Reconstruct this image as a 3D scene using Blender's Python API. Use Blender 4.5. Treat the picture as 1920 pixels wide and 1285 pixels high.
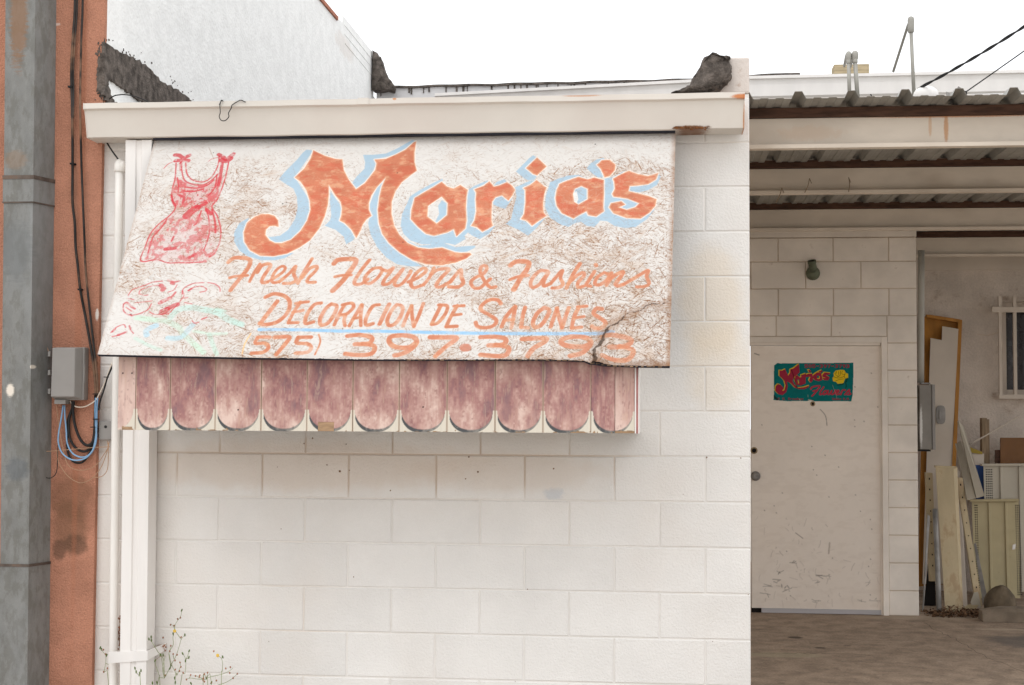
import bpy, math, random
import numpy as np
from mathutils import Vector

random.seed(7)
RNG = np.random.default_rng(11)
for o in list(bpy.data.objects):
    bpy.data.objects.remove(o)
SC = bpy.context.scene
COL = SC.collection

# ------------------------------------------------------------------ camera
F, CX, CD, CZ, YAW, PIT, ROLL = 2667.0, -0.43, 6.4563, 1.4903, 0.09987, 0.04813, 0.00521
fw = Vector((-math.sin(YAW) * math.cos(PIT), math.cos(YAW) * math.cos(PIT), math.sin(PIT)))
r0 = Vector((math.cos(YAW), math.sin(YAW), 0))
u0 = r0.cross(fw)
rt = r0 * math.cos(ROLL) + u0 * math.sin(ROLL)
up = -r0 * math.sin(ROLL) + u0 * math.cos(ROLL)
cpos = Vector((CX, -CD, CZ))
cam = bpy.data.cameras.new('camera')
camo = bpy.data.objects.new('camera', cam)
COL.objects.link(camo)
cam.sensor_width = 36.0
cam.lens = F / 1920 * 36.0
cam.clip_end = 500
from mathutils import Matrix
M = Matrix((rt, up, -fw)).transposed().to_4x4()
M.translation = cpos
camo.matrix_world = M
SC.camera = camo

# ------------------------------------------------------------------ sky, sun, exposure
SUN_EL, SUN_AZ = math.radians(52), math.radians(205)
w = bpy.data.worlds.new('World')
SC.world = w
w.use_nodes = True
nt = w.node_tree
nt.nodes.clear()
wo = nt.nodes.new('ShaderNodeOutputWorld')
bg = nt.nodes.new('ShaderNodeBackground')
bg.inputs['Strength'].default_value = 0.1
sky = nt.nodes.new('ShaderNodeTexSky')
sky.sky_type = 'NISHITA'
sky.sun_disc = False
sky.sun_elevation = SUN_EL
sky.sun_rotation = SUN_AZ
# overcast layer: even cloud cover, brighter towards the zenith as real overcast is
tc = nt.nodes.new('ShaderNodeTexCoord')
sep = nt.nodes.new('ShaderNodeSeparateXYZ')
nt.links.new(tc.outputs['Generated'], sep.inputs[0])
mr = nt.nodes.new('ShaderNodeMapRange')
mr.inputs['From Min'].default_value = 0.0
mr.inputs['From Max'].default_value = 1.0
mr.inputs['To Min'].default_value = 14.6
mr.inputs['To Max'].default_value = 16.6
nt.links.new(sep.outputs['Z'], mr.inputs['Value'])
nz = nt.nodes.new('ShaderNodeTexNoise')
nz.inputs['Scale'].default_value = 1.6
nz.inputs['Detail'].default_value = 4
nt.links.new(tc.outputs['Generated'], nz.inputs['Vector'])
mr2 = nt.nodes.new('ShaderNodeMapRange')
mr2.inputs['To Min'].default_value = 0.93
mr2.inputs['To Max'].default_value = 1.07
nt.links.new(nz.outputs['Fac'], mr2.inputs['Value'])
mul = nt.nodes.new('ShaderNodeMath'); mul.operation = 'MULTIPLY'
nt.links.new(mr.outputs[0], mul.inputs[0]); nt.links.new(mr2.outputs[0], mul.inputs[1])
cl = nt.nodes.new('ShaderNodeVectorMath'); cl.operation = 'SCALE'
cl.inputs[0].default_value = (0.985, 1.0, 1.02)
nt.links.new(mul.outputs[0], cl.inputs['Scale'])
mx = nt.nodes.new('ShaderNodeMix'); mx.data_type = 'RGBA'
mx.inputs[0].default_value = 0.94
nt.links.new(sky.outputs[0], mx.inputs[6])
nt.links.new(cl.outputs[0], mx.inputs[7])
nt.links.new(mx.outputs[2], bg.inputs['Color'])
nt.links.new(bg.outputs[0], wo.inputs['Surface'])

sl = bpy.data.lights.new('sun', 'SUN')
sl.energy = 0.55
sl.angle = math.radians(25)
sl.color = (1.0, 0.98, 0.95)
so = bpy.data.objects.new('sun', sl)
COL.objects.link(so)
sd = Vector((math.sin(SUN_AZ) * math.cos(SUN_EL), math.cos(SUN_AZ) * math.cos(SUN_EL), math.sin(SUN_EL)))
so.rotation_euler = sd.to_track_quat('Z', 'Y').to_euler()
so.location = (0, -10, 12)

SC.view_settings.view_transform = 'Standard'
SC.view_settings.look = 'None'
SC.view_settings.gamma = 1
SC.view_settings.exposure = 0.0
SC.view_settings.use_curve_mapping = False
SC.render.resolution_x, SC.render.resolution_y = 1024, 685
SC.render.engine = 'CYCLES'
SC.cycles.max_bounces = 10
SC.cycles.diffuse_bounces = 6

# ------------------------------------------------------------------ small helpers
def lin(c):
    c = np.asarray(c, float) / 255.0
    return np.where(c <= 0.04045, c / 12.92, ((c + 0.055) / 1.055) ** 2.4)

def S(r, g, b):
    return tuple(float(x) for x in lin((r, g, b)))

def at(px, py, Y):
    """point of the place on the vertical plane Y behind the traced position"""
    d = fw + rt * ((px - 960) / F) - up * ((py - 642.5) / F)
    return cpos + d * ((Y - cpos.y) / d.y)

def atX(px, py, X):
    d = fw + rt * ((px - 960) / F) - up * ((py - 642.5) / F)
    return cpos + d * ((X - cpos.x) / d.x)

def off(p, x=0, y=0, z=0):
    return Vector((p[0] + x, p[1] + y, p[2] + z))

# ------------------------------------------------------------------ materials
MATS = {}
def mat(name, color, rough=0.75, metal=0.0, var=0.08, vscale=3.0, tint=None, bump=0.15, bscale=180.0,
        bump2=0.0, b2scale=15.0, spots=(), stretch=(1, 1, 1), dirt=None, dscale=6.0, dthr=0.6, dstr=0.5,
        spec=0.3, piece=0.0, attr=None, bdist=0.002, dirt2=None, coords='pos', grain=0.0, gscale=220, sstretch=(1, 1, 1)):
    """weathered surface: base colour, patchy tone, fine relief, noise dirt and shaped stains"""
    if name in MATS:
        return MATS[name]
    m = bpy.data.materials.new(name)
    m.use_nodes = True
    t = m.node_tree
    N, L = t.nodes, t.links
    N.clear()
    out = N.new('ShaderNodeOutputMaterial')
    b = N.new('ShaderNodeBsdfPrincipled')
    L.new(b.outputs[0], out.inputs[0])
    b.inputs['Metallic'].default_value = metal
    b.inputs['Specular IOR Level'].default_value = spec
    if coords == 'pos':
        g = N.new('ShaderNodeNewGeometry'); P = g.outputs['Position']
    else:
        g = N.new('ShaderNodeTexCoord'); P = g.outputs['Object']
    mp = N.new('ShaderNodeMapping'); mp.inputs['Scale'].default_value = stretch
    L.new(P, mp.inputs['Vector']); PS = mp.outputs[0]

    def noise(scale, detail=4, rough_=0.55, vec=None, w_=0.0):
        n = N.new('ShaderNodeTexNoise')
        n.inputs['Scale'].default_value = scale
        n.inputs['Detail'].default_value = detail
        n.inputs['Roughness'].default_value = rough_
        L.new(vec if vec is not None else PS, n.inputs['Vector'])
        return n.outputs['Fac']

    def rng(v, a, b_, c=0.0, d=1.0):
        r = N.new('ShaderNodeMapRange')
        r.interpolation_type = 'SMOOTHSTEP'
        r.inputs['From Min'].default_value = a; r.inputs['From Max'].default_value = b_
        r.inputs['To Min'].default_value = c; r.inputs['To Max'].default_value = d
        L.new(v, r.inputs['Value'])
        return r.outputs[0]

    def mixc(fac, a, b_):
        x = N.new('ShaderNodeMix'); x.data_type = 'RGBA'
        for sock, v in ((x.inputs[6], a), (x.inputs[7], b_)):
            if hasattr(v, 'links') or hasattr(v, 'is_linked'):
                L.new(v, sock)
            else:
                sock.default_value = (*v, 1)
        if isinstance(fac, float):
            x.inputs[0].default_value = fac
        else:
            L.new(fac, x.inputs[0])
        return x.outputs[2]

    if attr:
        a = N.new('ShaderNodeVertexColor'); a.layer_name = attr
        c = a.outputs['Color']
    else:
        dark = tuple(x * (1 - var * 2) for x in color)
        lite = tuple(min(1, x * (1 + var)) for x in color)
        c = mixc(rng(noise(vscale, 5), 0.3, 0.7), dark, lite)
    if tint:
        tc_, ts, ta, tb, tstr = tint
        c = mixc(rng(noise(ts, 4), ta, tb, 0, tstr), c, tc_)
    if grain > 0:
        gh = N.new('ShaderNodeHueSaturation')
        L.new(rng(noise(gscale, 2, 0.7, P), 0.25, 0.75, 1 - grain, 1 + grain), gh.inputs['Value'])
        L.new(c, gh.inputs['Color'])
        c = gh.outputs[0]
    if piece > 0:
        oi = N.new('ShaderNodeObjectInfo')
        hs = N.new('ShaderNodeHueSaturation')
        L.new(rng(oi.outputs['Random'], 0, 1, 1 - piece, 1 + piece * 0.6), hs.inputs['Value'])
        L.new(c, hs.inputs['Color'])
        c = hs.outputs[0]
    if dirt:
        c = mixc(rng(noise(dscale, 8, 0.7), dthr, dthr + 0.12, 0, dstr), c, dirt)
    if dirt2:
        dc, sc_, a_, b_, st_ = dirt2
        c = mixc(rng(noise(sc_, 3, 0.6), a_, b_, 0, st_), c, dc)
    for (ctr, rad, scol, sstr, wob) in spots:
        # shaped stain: distance from a centre, scaled per axis, with a wobbling rim
        sb = N.new('ShaderNodeVectorMath'); sb.operation = 'SUBTRACT'
        L.new(P, sb.inputs[0]); sb.inputs[1].default_value = ctr
        dv = N.new('ShaderNodeVectorMath'); dv.operation = 'DIVIDE'
        L.new(sb.outputs[0], dv.inputs[0]); dv.inputs[1].default_value = rad
        ln = N.new('ShaderNodeVectorMath'); ln.operation = 'LENGTH'
        L.new(dv.outputs[0], ln.inputs[0])
        ad = N.new('ShaderNodeMath'); ad.operation = 'MULTIPLY_ADD'
        sm = N.new('ShaderNodeMapping'); sm.inputs['Scale'].default_value = sstretch
        L.new(P, sm.inputs['Vector'])
        L.new(noise(1.2 / min(rad), 7, 0.68, sm.outputs[0]), ad.inputs[0])
        ad.inputs[1].default_value = wob
        L.new(ln.outputs['Value'], ad.inputs[2])
        c = mixc(rng(ad.outputs[0], 0.6 + wob * 0.5, 1.15 + wob * 0.5, sstr, 0.0), c, scol)
    L.new(c, b.inputs['Base Color'])
    L.new(rng(noise(25, 3), 0.3, 0.7, max(0, rough - 0.08), min(1, rough + 0.08)), b.inputs['Roughness'])
    last = None
    if bump > 0:
        bp = N.new('ShaderNodeBump')
        bp.inputs['Strength'].default_value = bump
        bp.inputs['Distance'].default_value = bdist
        L.new(noise(bscale, 3, 0.6, P), bp.inputs['Height'])
        last = bp
    if bump2 > 0:
        bp2 = N.new('ShaderNodeBump')
        bp2.inputs['Strength'].default_value = bump2
        bp2.inputs['Distance'].default_value = 0.012
        L.new(noise(b2scale, 4, 0.5), bp2.inputs['Height'])
        if last:
            L.new(last.outputs[0], bp2.inputs['Normal'])
        last = bp2
    if last:
        L.new(last.outputs[0], b.inputs['Normal'])
    MATS[name] = m
    return m

yel = at(1335, 570, 0); yel2 = at(1350, 690, 0); blu = at(1038, 926, 0)
M_block = mat('painted_block', S(230, 227, 223), var=0.03, vscale=2.2, grain=0.025, gscale=240, bump=0.7, bscale=95, bump2=0.08, b2scale=30, bdist=0.005,
              piece=0.03, dirt=S(196, 172, 150), dscale=9, dthr=0.70, dstr=0.4,
              tint=(S(222, 212, 202), 0.9, 0.42, 0.7, 0.5),
              spots=[(tuple(yel), (0.16, 5, 0.28), S(226, 202, 166), 0.32, 0.8),
                     (tuple(yel2), (0.17, 5, 0.22), S(228, 206, 172), 0.26, 0.8),
                     (tuple(blu), (0.05, 5, 0.03), S(176, 186, 198), 0.4, 1.5),
                     (tuple(at(560, 872, 0)), (0.9, 5, 0.13), S(205, 178, 152), 0.3, 0.8),  # this tint and the next: dirt below the valance, also deepening its shadow
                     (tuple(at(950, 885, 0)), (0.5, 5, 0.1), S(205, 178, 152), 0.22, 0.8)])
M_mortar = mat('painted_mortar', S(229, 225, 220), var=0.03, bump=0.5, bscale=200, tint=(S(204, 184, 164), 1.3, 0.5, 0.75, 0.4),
               spots=[(tuple(at(700, 872, 0)), (1.35, 5, 0.16), S(176, 146, 116), 0.6, 0.6)])  # brown joints under the valance: dirt, with some of its shadow tinted in
M_blockin = mat('painted_block_sheltered', S(238, 229, 218), var=0.06, bump=0.4, bscale=160, piece=0.04, dirt=S(150, 126, 104), dthr=0.62, dstr=0.45)
M_mortarin = mat('mortar_sheltered', S(204, 188, 170), var=0.08)
M_stucco = mat('orange_stucco', S(182, 129, 106), var=0.07, vscale=7, grain=0.18, gscale=170, bump=1.0, bscale=110, bdist=0.008, rough=0.9, spec=0.1,
               dirt=S(150, 96, 72), dscale=5, dthr=0.60, dstr=0.35, dirt2=(S(210, 150, 124), 2.0, 0.5, 0.75, 0.5),
               spots=[(tuple(at(132, 930, -0.03)), (0.12, 3, 0.12), S(122, 88, 68), 0.6, 1.4),
                      (tuple(at(130, 985, -0.03)), (0.09, 3, 0.13), S(120, 88, 68), 0.65, 1.2),
                      (tuple(at(112, 1030, -0.03)), (0.04, 3, 0.055), S(100, 76, 62), 0.7, 1.1),
                      (tuple(at(142, 1022, -0.03)), (0.06, 3, 0.055), S(100, 76, 62), 0.7, 1.1),
                      (tuple(at(20, 730, -0.03)), (0.02, 3, 0.03), S(225, 215, 205), 0.9, 0.5),
                      (tuple(at(182, 590, -0.03)), (0.009, 3, 0.03), S(228, 220, 212), 0.9, 0.9),
                      (tuple(at(103, 46, -0.03)), (0.03, 3, 0.008), S(225, 205, 195), 0.7, 0.9),
                      (tuple(at(150, 450, -0.03)), (0.02, 3, 2.0), S(176, 112, 84), 0.35, 0.5)])
M_sidewhite = mat('white_parapet_paint', S(242, 242, 240), var=0.03, vscale=9, bump=0.7, bscale=40, bump2=0.5, b2scale=7, bdist=0.008,
                  dirt=S(190, 165, 145), dscale=4, dthr=0.69, dstr=0.4, rough=0.8,
                  spots=[(tuple(atX(648, 90, -3.02)), (3, 0.4, 0.10), S(205, 185, 170), 0.25, 1.6)])
M_tar = mat('roof_tar', S(104, 96, 90), var=0.26, vscale=22, grain=0.2, gscale=120, bump=1.0, bscale=90, bdist=0.008, bump2=0.9, b2scale=22, rough=0.95, spec=0.1,
            dirt=S(120, 110, 102), dscale=18, dthr=0.55, dstr=0.5)
M_gutter = mat('cream_gutter_paint', S(216, 210, 201), var=0.03, vscale=2, bump=0.06, bscale=300, rough=0.5,
               dirt=S(150, 128, 104), dscale=26, dthr=0.74, dstr=0.6, tint=(S(208, 199, 190), 2.2, 0.4, 0.7, 0.6),
               spots=[(tuple(at(1296, 239, -0.17)), (0.085, 1, 0.012), S(120, 78, 44), 0.95, 0.9),
                      (tuple(at(1395, 181, -0.2)), (0.06, 1, 0.012), S(196, 112, 44), 0.9, 0.7),
                      (tuple(at(1397, 225, -0.18)), (0.008, 1, 0.09), S(190, 120, 60), 0.9, 0.6),
                      (tuple(at(740, 186, -0.2)), (0.01, 1, 0.006), S(200, 130, 70), 0.8, 0.5),
                      (tuple(at(1090, 180, -0.2)), (0.09, 1, 0.006), S(196, 150, 120), 0.8, 0.9)])
M_white = mat('white_trim_paint', S(234, 230, 226), var=0.025, vscale=3, bump=0.1, bscale=200, rough=0.55, dirt=S(190, 172, 150), dscale=14, dthr=0.72, dstr=0.5, stretch=(3, 3, 0.6))
M_pipe = mat('white_pipe_paint', S(236, 232, 226), var=0.03, rough=0.4, bump=0.05, dirt=S(205, 180, 120), dscale=12, dthr=0.68, dstr=0.5)
M_galv = mat('galvanized_duct', S(128, 128, 125), metal=0.15, rough=0.6, var=0.07, vscale=8, grain=0.07, gscale=200, sstretch=(1, 1, 4), stretch=(2.4, 2.4, 1.0), bump=0.25, bscale=120, spec=0.4,
             dirt=S(100, 98, 90), dscale=11, dthr=0.47, dstr=0.5, dirt2=(S(146, 148, 148), 1.6, 0.45, 0.75, 0.5),
             spots=[(tuple(at(36, 30, -0.16)), (0.045, 1, 0.26), S(134, 100, 72), 0.75, 1.7),
                    (tuple(at(30, 300, -0.16)), (0.06, 1, 0.05), S(140, 110, 80), 0.4, 1.3),
                    (tuple(at(20, 732, -0.16)), (0.021, 1, 0.032), S(232, 222, 208), 0.95, 0.7),
                    (tuple(at(60, 688, -0.16)), (0.008, 1, 0.01), S(226, 216, 202), 0.9, 0.5),
                    (tuple(at(34, 880, -0.16)), (0.06, 1, 0.06), S(84, 90, 96), 0.5, 1.2),
                    (tuple(at(30, 470, -0.16)), (0.09, 1, 0.16), S(94, 98, 100), 0.4, 1.2)])
M_greybox = mat('grey_plastic', S(146, 142, 138), var=0.05, rough=0.5, bump=0.1, bscale=150, dirt=S(170, 150, 130), dscale=12, dthr=0.62, dstr=0.3)
M_dark = mat('dark_rubber', S(38, 36, 36), var=0.2, rough=0.7, bump=0.1)
M_cable = mat('weathered_black_cable', S(52, 48, 46), var=0.3, vscale=6, rough=0.75, tint=(S(150, 116, 92), 5, 0.5, 0.68, 0.75))
M_cablek = mat('black_cable', S(40, 38, 38), var=0.2, rough=0.6)
M_cableb = mat('pale_blue_cable', S(134, 172, 206), var=0.08, rough=0.5)
M_cablew = mat('cream_cable', S(226, 212, 196), var=0.05, rough=0.5)
M_cablet = mat('tan_wire', S(176, 140, 112), var=0.1, rough=0.6)
M_edge = mat('shade_strip_dark', S(46, 46, 56), var=0.2, rough=0.9)
M_ply = mat('raw_plywood', S(168, 138, 108), var=0.15, vscale=20, rough=0.9, stretch=(1, 1, 6))
M_paintc = mat('hand_painted_surface', (1, 1, 1), attr='Col', rough=0.8, bump=0.25, bscale=260, spec=0.15, bdist=0.0015)
M_steel = mat('painted_purlin', S(219, 207, 192), var=0.05, vscale=3, rough=0.6, bump=0.15, bscale=160, stretch=(1, 1, 2),
              dirt=S(166, 112, 70), dscale=38, dthr=0.66, dstr=0.7, dirt2=(S(170, 150, 130), 1.4, 0.5, 0.75, 0.5),
              spots=[(tuple(at(1520, 250, 0.47)), (0.16, 0.3, 0.04), S(196, 156, 118), 0.2, 1.8),
                     (tuple(at(1774, 240, 0.47)), (0.012, 0.3, 0.08), S(190, 130, 72), 0.7, 0.8),
                     (tuple(at(1744, 235, 0.47)), (0.009, 0.3, 0.06), S(200, 150, 100), 0.5, 0.8),
                     (tuple(at(1800, 216, 0.47)), (0.5, 0.3, 0.012), S(190, 120, 64), 0.7, 1.0)])
M_nailer = mat('brown_timber', S(82, 58, 46), var=0.2, vscale=8, rough=0.9, stretch=(1, 6, 6), bump=0.3)
M_deck = mat('corrugated_deck', S(158, 156, 150), metal=0.2, var=0.08, vscale=4, rough=0.55, bump=0.08, dirt=S(120, 112, 100), dscale=9, dthr=0.6, dstr=0.4)
M_floor = mat('concrete_floor', S(158, 139, 121), var=0.13, vscale=7, grain=0.2, gscale=70, rough=0.85, bump=0.5, bscale=90, spec=0.25,
              dirt=S(104, 90, 78), dscale=9, dthr=0.54, dstr=0.5, dirt2=(S(180, 166, 148), 16.0, 0.60, 0.72, 0.4),
              spots=[(tuple(Vector((0.5, 3.2, 0))), (0.055, 0.05, 1), S(60, 50, 42), 0.85, 0.6),
                     (tuple(Vector((0.62, 2.8, 0))), (0.04, 0.035, 1), S(66, 56, 48), 0.8, 0.6),
                     (tuple(Vector((0.8, 2.9, 0))), (0.03, 0.02, 1), S(70, 60, 50), 0.7, 0.6),
                     (tuple(Vector((0.35, 2.5, 0))), (0.28, 0.10, 1), S(170, 162, 134), 0.4, 1.6),
                     (tuple(Vector((2.15, 3.2, 0))), (0.45, 0.35, 1), S(98, 92, 88), 0.7, 1.4),
                     (tuple(Vector((1.95, 3.75, 0))), (0.22, 0.05, 1), S(190, 172, 150), 0.6, 1.6),
                     (tuple(Vector((1.4, 4.25, 0))), (0.5, 0.12, 1), S(178, 162, 142), 0.4, 1.2)])
M_plaster = mat('rough_plaster', S(208, 196, 184), var=0.08, grain=0.07, gscale=60, vscale=3, rough=0.95, bump=0.8, bscale=50, bdist=0.01, bump2=0.9, b2scale=6,
                dirt=S(140, 114, 92), dscale=3.4, dthr=0.56, dstr=0.6)
M_glass = mat('dark_window_glass', S(44, 36, 34), var=0.2, vscale=6, rough=0.3, bump=0.0, spec=0.4, dirt=S(120, 104, 96), dscale=5, dthr=0.62, dstr=0.3)
M_tan = mat('laminate_brown', S(176, 122, 54), var=0.1, vscale=6, rough=0.6, stretch=(4, 4, 0.5))
M_board = mat('white_board', S(206, 194, 180), var=0.04, rough=0.7)
M_beige = mat('beige_metal', S(196, 178, 144), var=0.06, vscale=4, rough=0.55, bump=0.08, dirt=S(160, 128, 96), dscale=4, dthr=0.5, dstr=0.55, stretch=(2, 2, .8))
M_shelf = mat('tan_shelving_paint', S(178, 164, 128), var=0.05, vscale=4, rough=0.55, bump=0.05, dirt=S(128, 110, 84), dscale=13, dthr=0.62, dstr=0.6)
M_shelfw = mat('white_shelving_paint', S(190, 181, 164), var=0.04, rough=0.55, bump=0.05, dirt=S(140, 110, 84), dscale=12, dthr=0.66, dstr=0.6)
M_blue = mat('blue_plastic', S(44, 74, 132), var=0.1, rough=0.6)
M_wood = mat('weathered_wood', S(150, 130, 106), var=0.15, vscale=10, rough=0.9, stretch=(6, 6, 0.6), bump=0.3)
M_oldsteel = mat('old_steel', S(150, 146, 142), metal=0.4, var=0.15, vscale=8, rough=0.6, dirt=S(110, 84, 60), dscale=12, dthr=0.62, dstr=0.5)
M_curb = mat('rough_concrete', S(132, 118, 102), var=0.12, vscale=8, rough=0.95, bump=0.9, bscale=60, bdist=0.006, dirt=S(96, 84, 72), dscale=12, dthr=0.58, dstr=0.4)
M_rock = mat('brown_rock', S(112, 98, 80), var=0.2, vscale=9, rough=0.95, bump=1, bscale=40, bdist=0.01, dirt=S(180, 165, 140), dscale=9, dthr=0.6, dstr=0.6)
M_leaf = mat('dry_leaves', S(116, 88, 64), var=0.3, vscale=40, rough=0.95)
M_fix = mat('green_patina', S(104, 110, 92), var=0.15, vscale=20, rough=0.6, metal=0.3, dirt=S(150, 140, 120), dscale=40, dthr=0.6, dstr=0.4)
M_brass = mat('old_brass', S(150, 130, 100), metal=0.6, rough=0.4, var=0.1)
M_hole = mat('dark_hole', S(28, 24, 22), rough=0.95, bump=0)
M_pit = mat('wall_pit', S(128, 98, 74), rough=0.95, bump=0)
M_stem = mat('green_stem', S(146, 154, 112), var=0.1, rough=0.8)
M_stemb = mat('dry_stem', S(176, 148, 120), var=0.1, rough=0.8)
M_budg = mat('green_bud', S(92, 110, 56), var=0.15, rough=0.8)
M_budb = mat('brown_bud', S(158, 108, 80), var=0.2, rough=0.8)
M_petal = mat('yellow_petal', S(232, 190, 60), var=0.05, rough=0.7)
M_woodblk = mat('roof_timber', S(176, 160, 130), var=0.12, vscale=8, stretch=(1, 1, 8), rough=0.9)
M_emt = mat('conduit_metal', S(164, 161, 153), metal=0.2, var=0.06, rough=0.5)
M_peg = mat('brown_pegboard', S(128, 92, 62), var=0.1, rough=0.8, bump=0.5, bscale=120)
M_rust = mat('rusty_flake', S(120, 76, 44), var=0.3, vscale=60, rough=0.95, bump=0.8, bscale=200)
M_ground = mat('outside_concrete', S(192, 183, 172), var=0.1, vscale=0.6, rough=0.95, bump=0.3, bscale=60)
M_sill = mat('grey_sweep', S(182, 178, 180), var=0.06, rough=0.6, stretch=(0.3, 1, 6))

# ------------------------------------------------------------------ objects
def wloc(o):
    v = Vector((0, 0, 0))
    while o is not None:
        v += o.location
        o = o.parent
    return v

def tag(o, label, cat, group=None, kind=None):
    o['label'] = label
    if cat: o['category'] = cat
    if group: o['group'] = group
    if kind: o['kind'] = kind
    return o

def thing(name, label, cat, loc, group=None):
    o = bpy.data.objects.new(name, None)
    COL.objects.link(o)
    o.location = loc
    o.empty_display_size = 0.05
    tag(o, label, cat, group)
    return o

def obj(name, verts, faces, m, parent=None, smooth=False, label=None, kind=None, bevel=0.0):
    """verts are given in the place's own coordinates"""
    verts = [Vector(v) for v in verts]
    if parent is None:
        lo = Vector([min(v[i] for v in verts) for i in range(3)])
        hi = Vector([max(v[i] for v in verts) for i in range(3)])
        base = Vector(((lo.x + hi.x) / 2, (lo.y + hi.y) / 2, lo.z))
    else:
        base = wloc(parent)
    me = bpy.data.meshes.new(name)
    me.from_pydata([v - base for v in verts], [], faces)
    me.materials.append(m)
    if smooth:
        me.polygons.foreach_set('use_smooth', [True] * len(me.polygons))
    me.update()
    o = bpy.data.objects.new(name, me)
    COL.objects.link(o)
    if parent is None:
        o.location = base
    else:
        o.parent = parent
    if label: o['label'] = label
    if kind: o['kind'] = kind
    if bevel > 0:
        bv = o.modifiers.new('bevel', 'BEVEL'); bv.width = bevel; bv.segments = 2; bv.limit_method = 'ANGLE'
    return o

class G:
    """collects simple solids into one mesh"""
    def __init__(s): s.v = []; s.f = []
    def add(s, v, f):
        n = len(s.v); s.v += [Vector(x) for x in v]; s.f += [tuple(i + n for i in q) for q in f]
        return s
    def box(s, x0, x1, y0, y1, z0, z1):
        v = [(x0, y0, z0), (x1, y0, z0), (x1, y1, z0), (x0, y1, z0), (x0, y0, z1), (x1, y0, z1), (x1, y1, z1), (x0, y1, z1)]
        return s.add(v, [(0, 3, 2, 1), (4, 5, 6, 7), (0, 1, 5, 4), (1, 2, 6, 5), (2, 3, 7, 6), (3, 0, 4, 7)])
    def slab(s, pts, th, n=None):
        """outline of points (facing the viewer), thickened away from the viewer"""
        P = [Vector(p) for p in pts]
        if n is None:
            nn = Vector((0, 0, 0))
            for i in range(len(P)):
                a, b = P[i], P[(i + 1) % len(P)]
                nn += a.cross(b)
            nn.normalize()
            if nn.y > 0: nn = -nn
            n = nn
        k = len(P)
        Q = [p - Vector(n) * th for p in P]
        f = [tuple(range(k)), tuple(range(2 * k - 1, k - 1, -1))]
        f += [(i, i + k, (i + 1) % k + k, (i + 1) % k) for i in range(k)]
        return s.add(P + Q, f)
    def tube(s, pts, r, n=8, cap=True, smooth=4, taper=1.0):
        P = spline(pts, smooth) if smooth and len(pts) > 2 else [Vector(p) for p in pts]
        k = len(P); base = len(s.v)
        ref = None
        for i, p in enumerate(P):
            t = (P[min(i + 1, k - 1)] - P[max(i - 1, 0)]).normalized()
            if ref is None:
                ref = t.orthogonal().normalized()
            ref = (ref - t * ref.dot(t)).normalized()
            b = t.cross(ref)
            rr = r * (1 + (taper - 1) * i / max(1, k - 1))
            for j in range(n):
                a = 2 * math.pi * j / n
                s.v.append(p + ref * math.cos(a) * rr + b * math.sin(a) * rr)
        for i in range(k - 1):
            for j in range(n):
                s.f.append((base + i * n + j, base + i * n + (j + 1) % n, base + (i + 1) * n + (j + 1) % n, base + (i + 1) * n + j))
        if cap:
            s.f.append(tuple(base + j for j in range(n - 1, -1, -1)))
            s.f.append(tuple(base + (k - 1) * n + j for j in range(n)))
        return s
    def lathe(s, c, axis, prof, n=16):
        """prof: (distance along axis, radius)"""
        c = Vector(c); a = Vector(axis).normalized(); u = a.orthogonal().normalized(); v = a.cross(u)
        base = len(s.v)
        for d, r in prof:
            for j in range(n):
                t = 2 * math.pi * j / n
                s.v.append(c + a * d + (u * math.cos(t) + v * math.sin(t)) * r)
        for i in range(len(prof) - 1):
            for j in range(n):
                s.f.append((base + i * n + j, base + i * n + (j + 1) % n, base + (i + 1) * n + (j + 1) % n, base + (i + 1) * n + j))
        s.f.append(tuple(base + j for j in range(n - 1, -1, -1)))
        s.f.append(tuple(base + (len(prof) - 1) * n + j for j in range(n)))
        return s
    def blob(s, c, rx, ry, rz, n=8, m=5, axis=None):
        c = Vector(c); base = len(s.v)
        q = Vector(axis).normalized().to_track_quat('Z', 'Y') if axis is not None else None
        for i in range(m + 1):
            th = math.pi * i / m
            for j in range(n):
                a = 2 * math.pi * j / n
                v = Vector((rx * math.sin(th) * math.cos(a), ry * math.sin(th) * math.sin(a), rz * math.cos(th)))
                if q: v = q @ v
                s.v.append(c + v)
        for i in range(m):
            for j in range(n):
                s.f.append((base + i * n + j, base + i * n + (j + 1) % n, base + (i + 1) * n + (j + 1) % n, base + (i + 1) * n + j))
        return s
    def make(s, name, m, parent=None, **k):
        return obj(name, s.v, s.f, m, parent, **k)

def spline(pts, k=4):
    P = [Vector(p) for p in pts]
    out = []
    for i in range(len(P) - 1):
        a, b, c, d = P[max(i - 1, 0)], P[i], P[i + 1], P[min(i + 2, len(P) - 1)]
        for j in range(k):
            t = j / k
            out.append(0.5 * ((2 * b) + (c - a) * t + (2 * a - 5 * b + 4 * c - d) * t * t + (3 * b - a - 3 * c + d) * t ** 3))
    out.append(P[-1])
    return out

def struct(name, g, m, label=None, **k):
    o = g.make(name, m, **k)
    o['kind'] = 'structure'
    if label: o['label'] = label
    return o

# ------------------------------------------------------------------ ground
g = G(); g.add([(-90, -90, -0.012), (90, -90, -0.012), (90, 120, -0.012), (-90, 120, -0.012)], [(0, 1, 2, 3)])
struct('ground', g, M_ground)
g = G(); g.box(-0.2, 6.5, -1.2, 8.0, -0.15, 0.0)
struct('carport_slab', g, M_floor)

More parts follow.
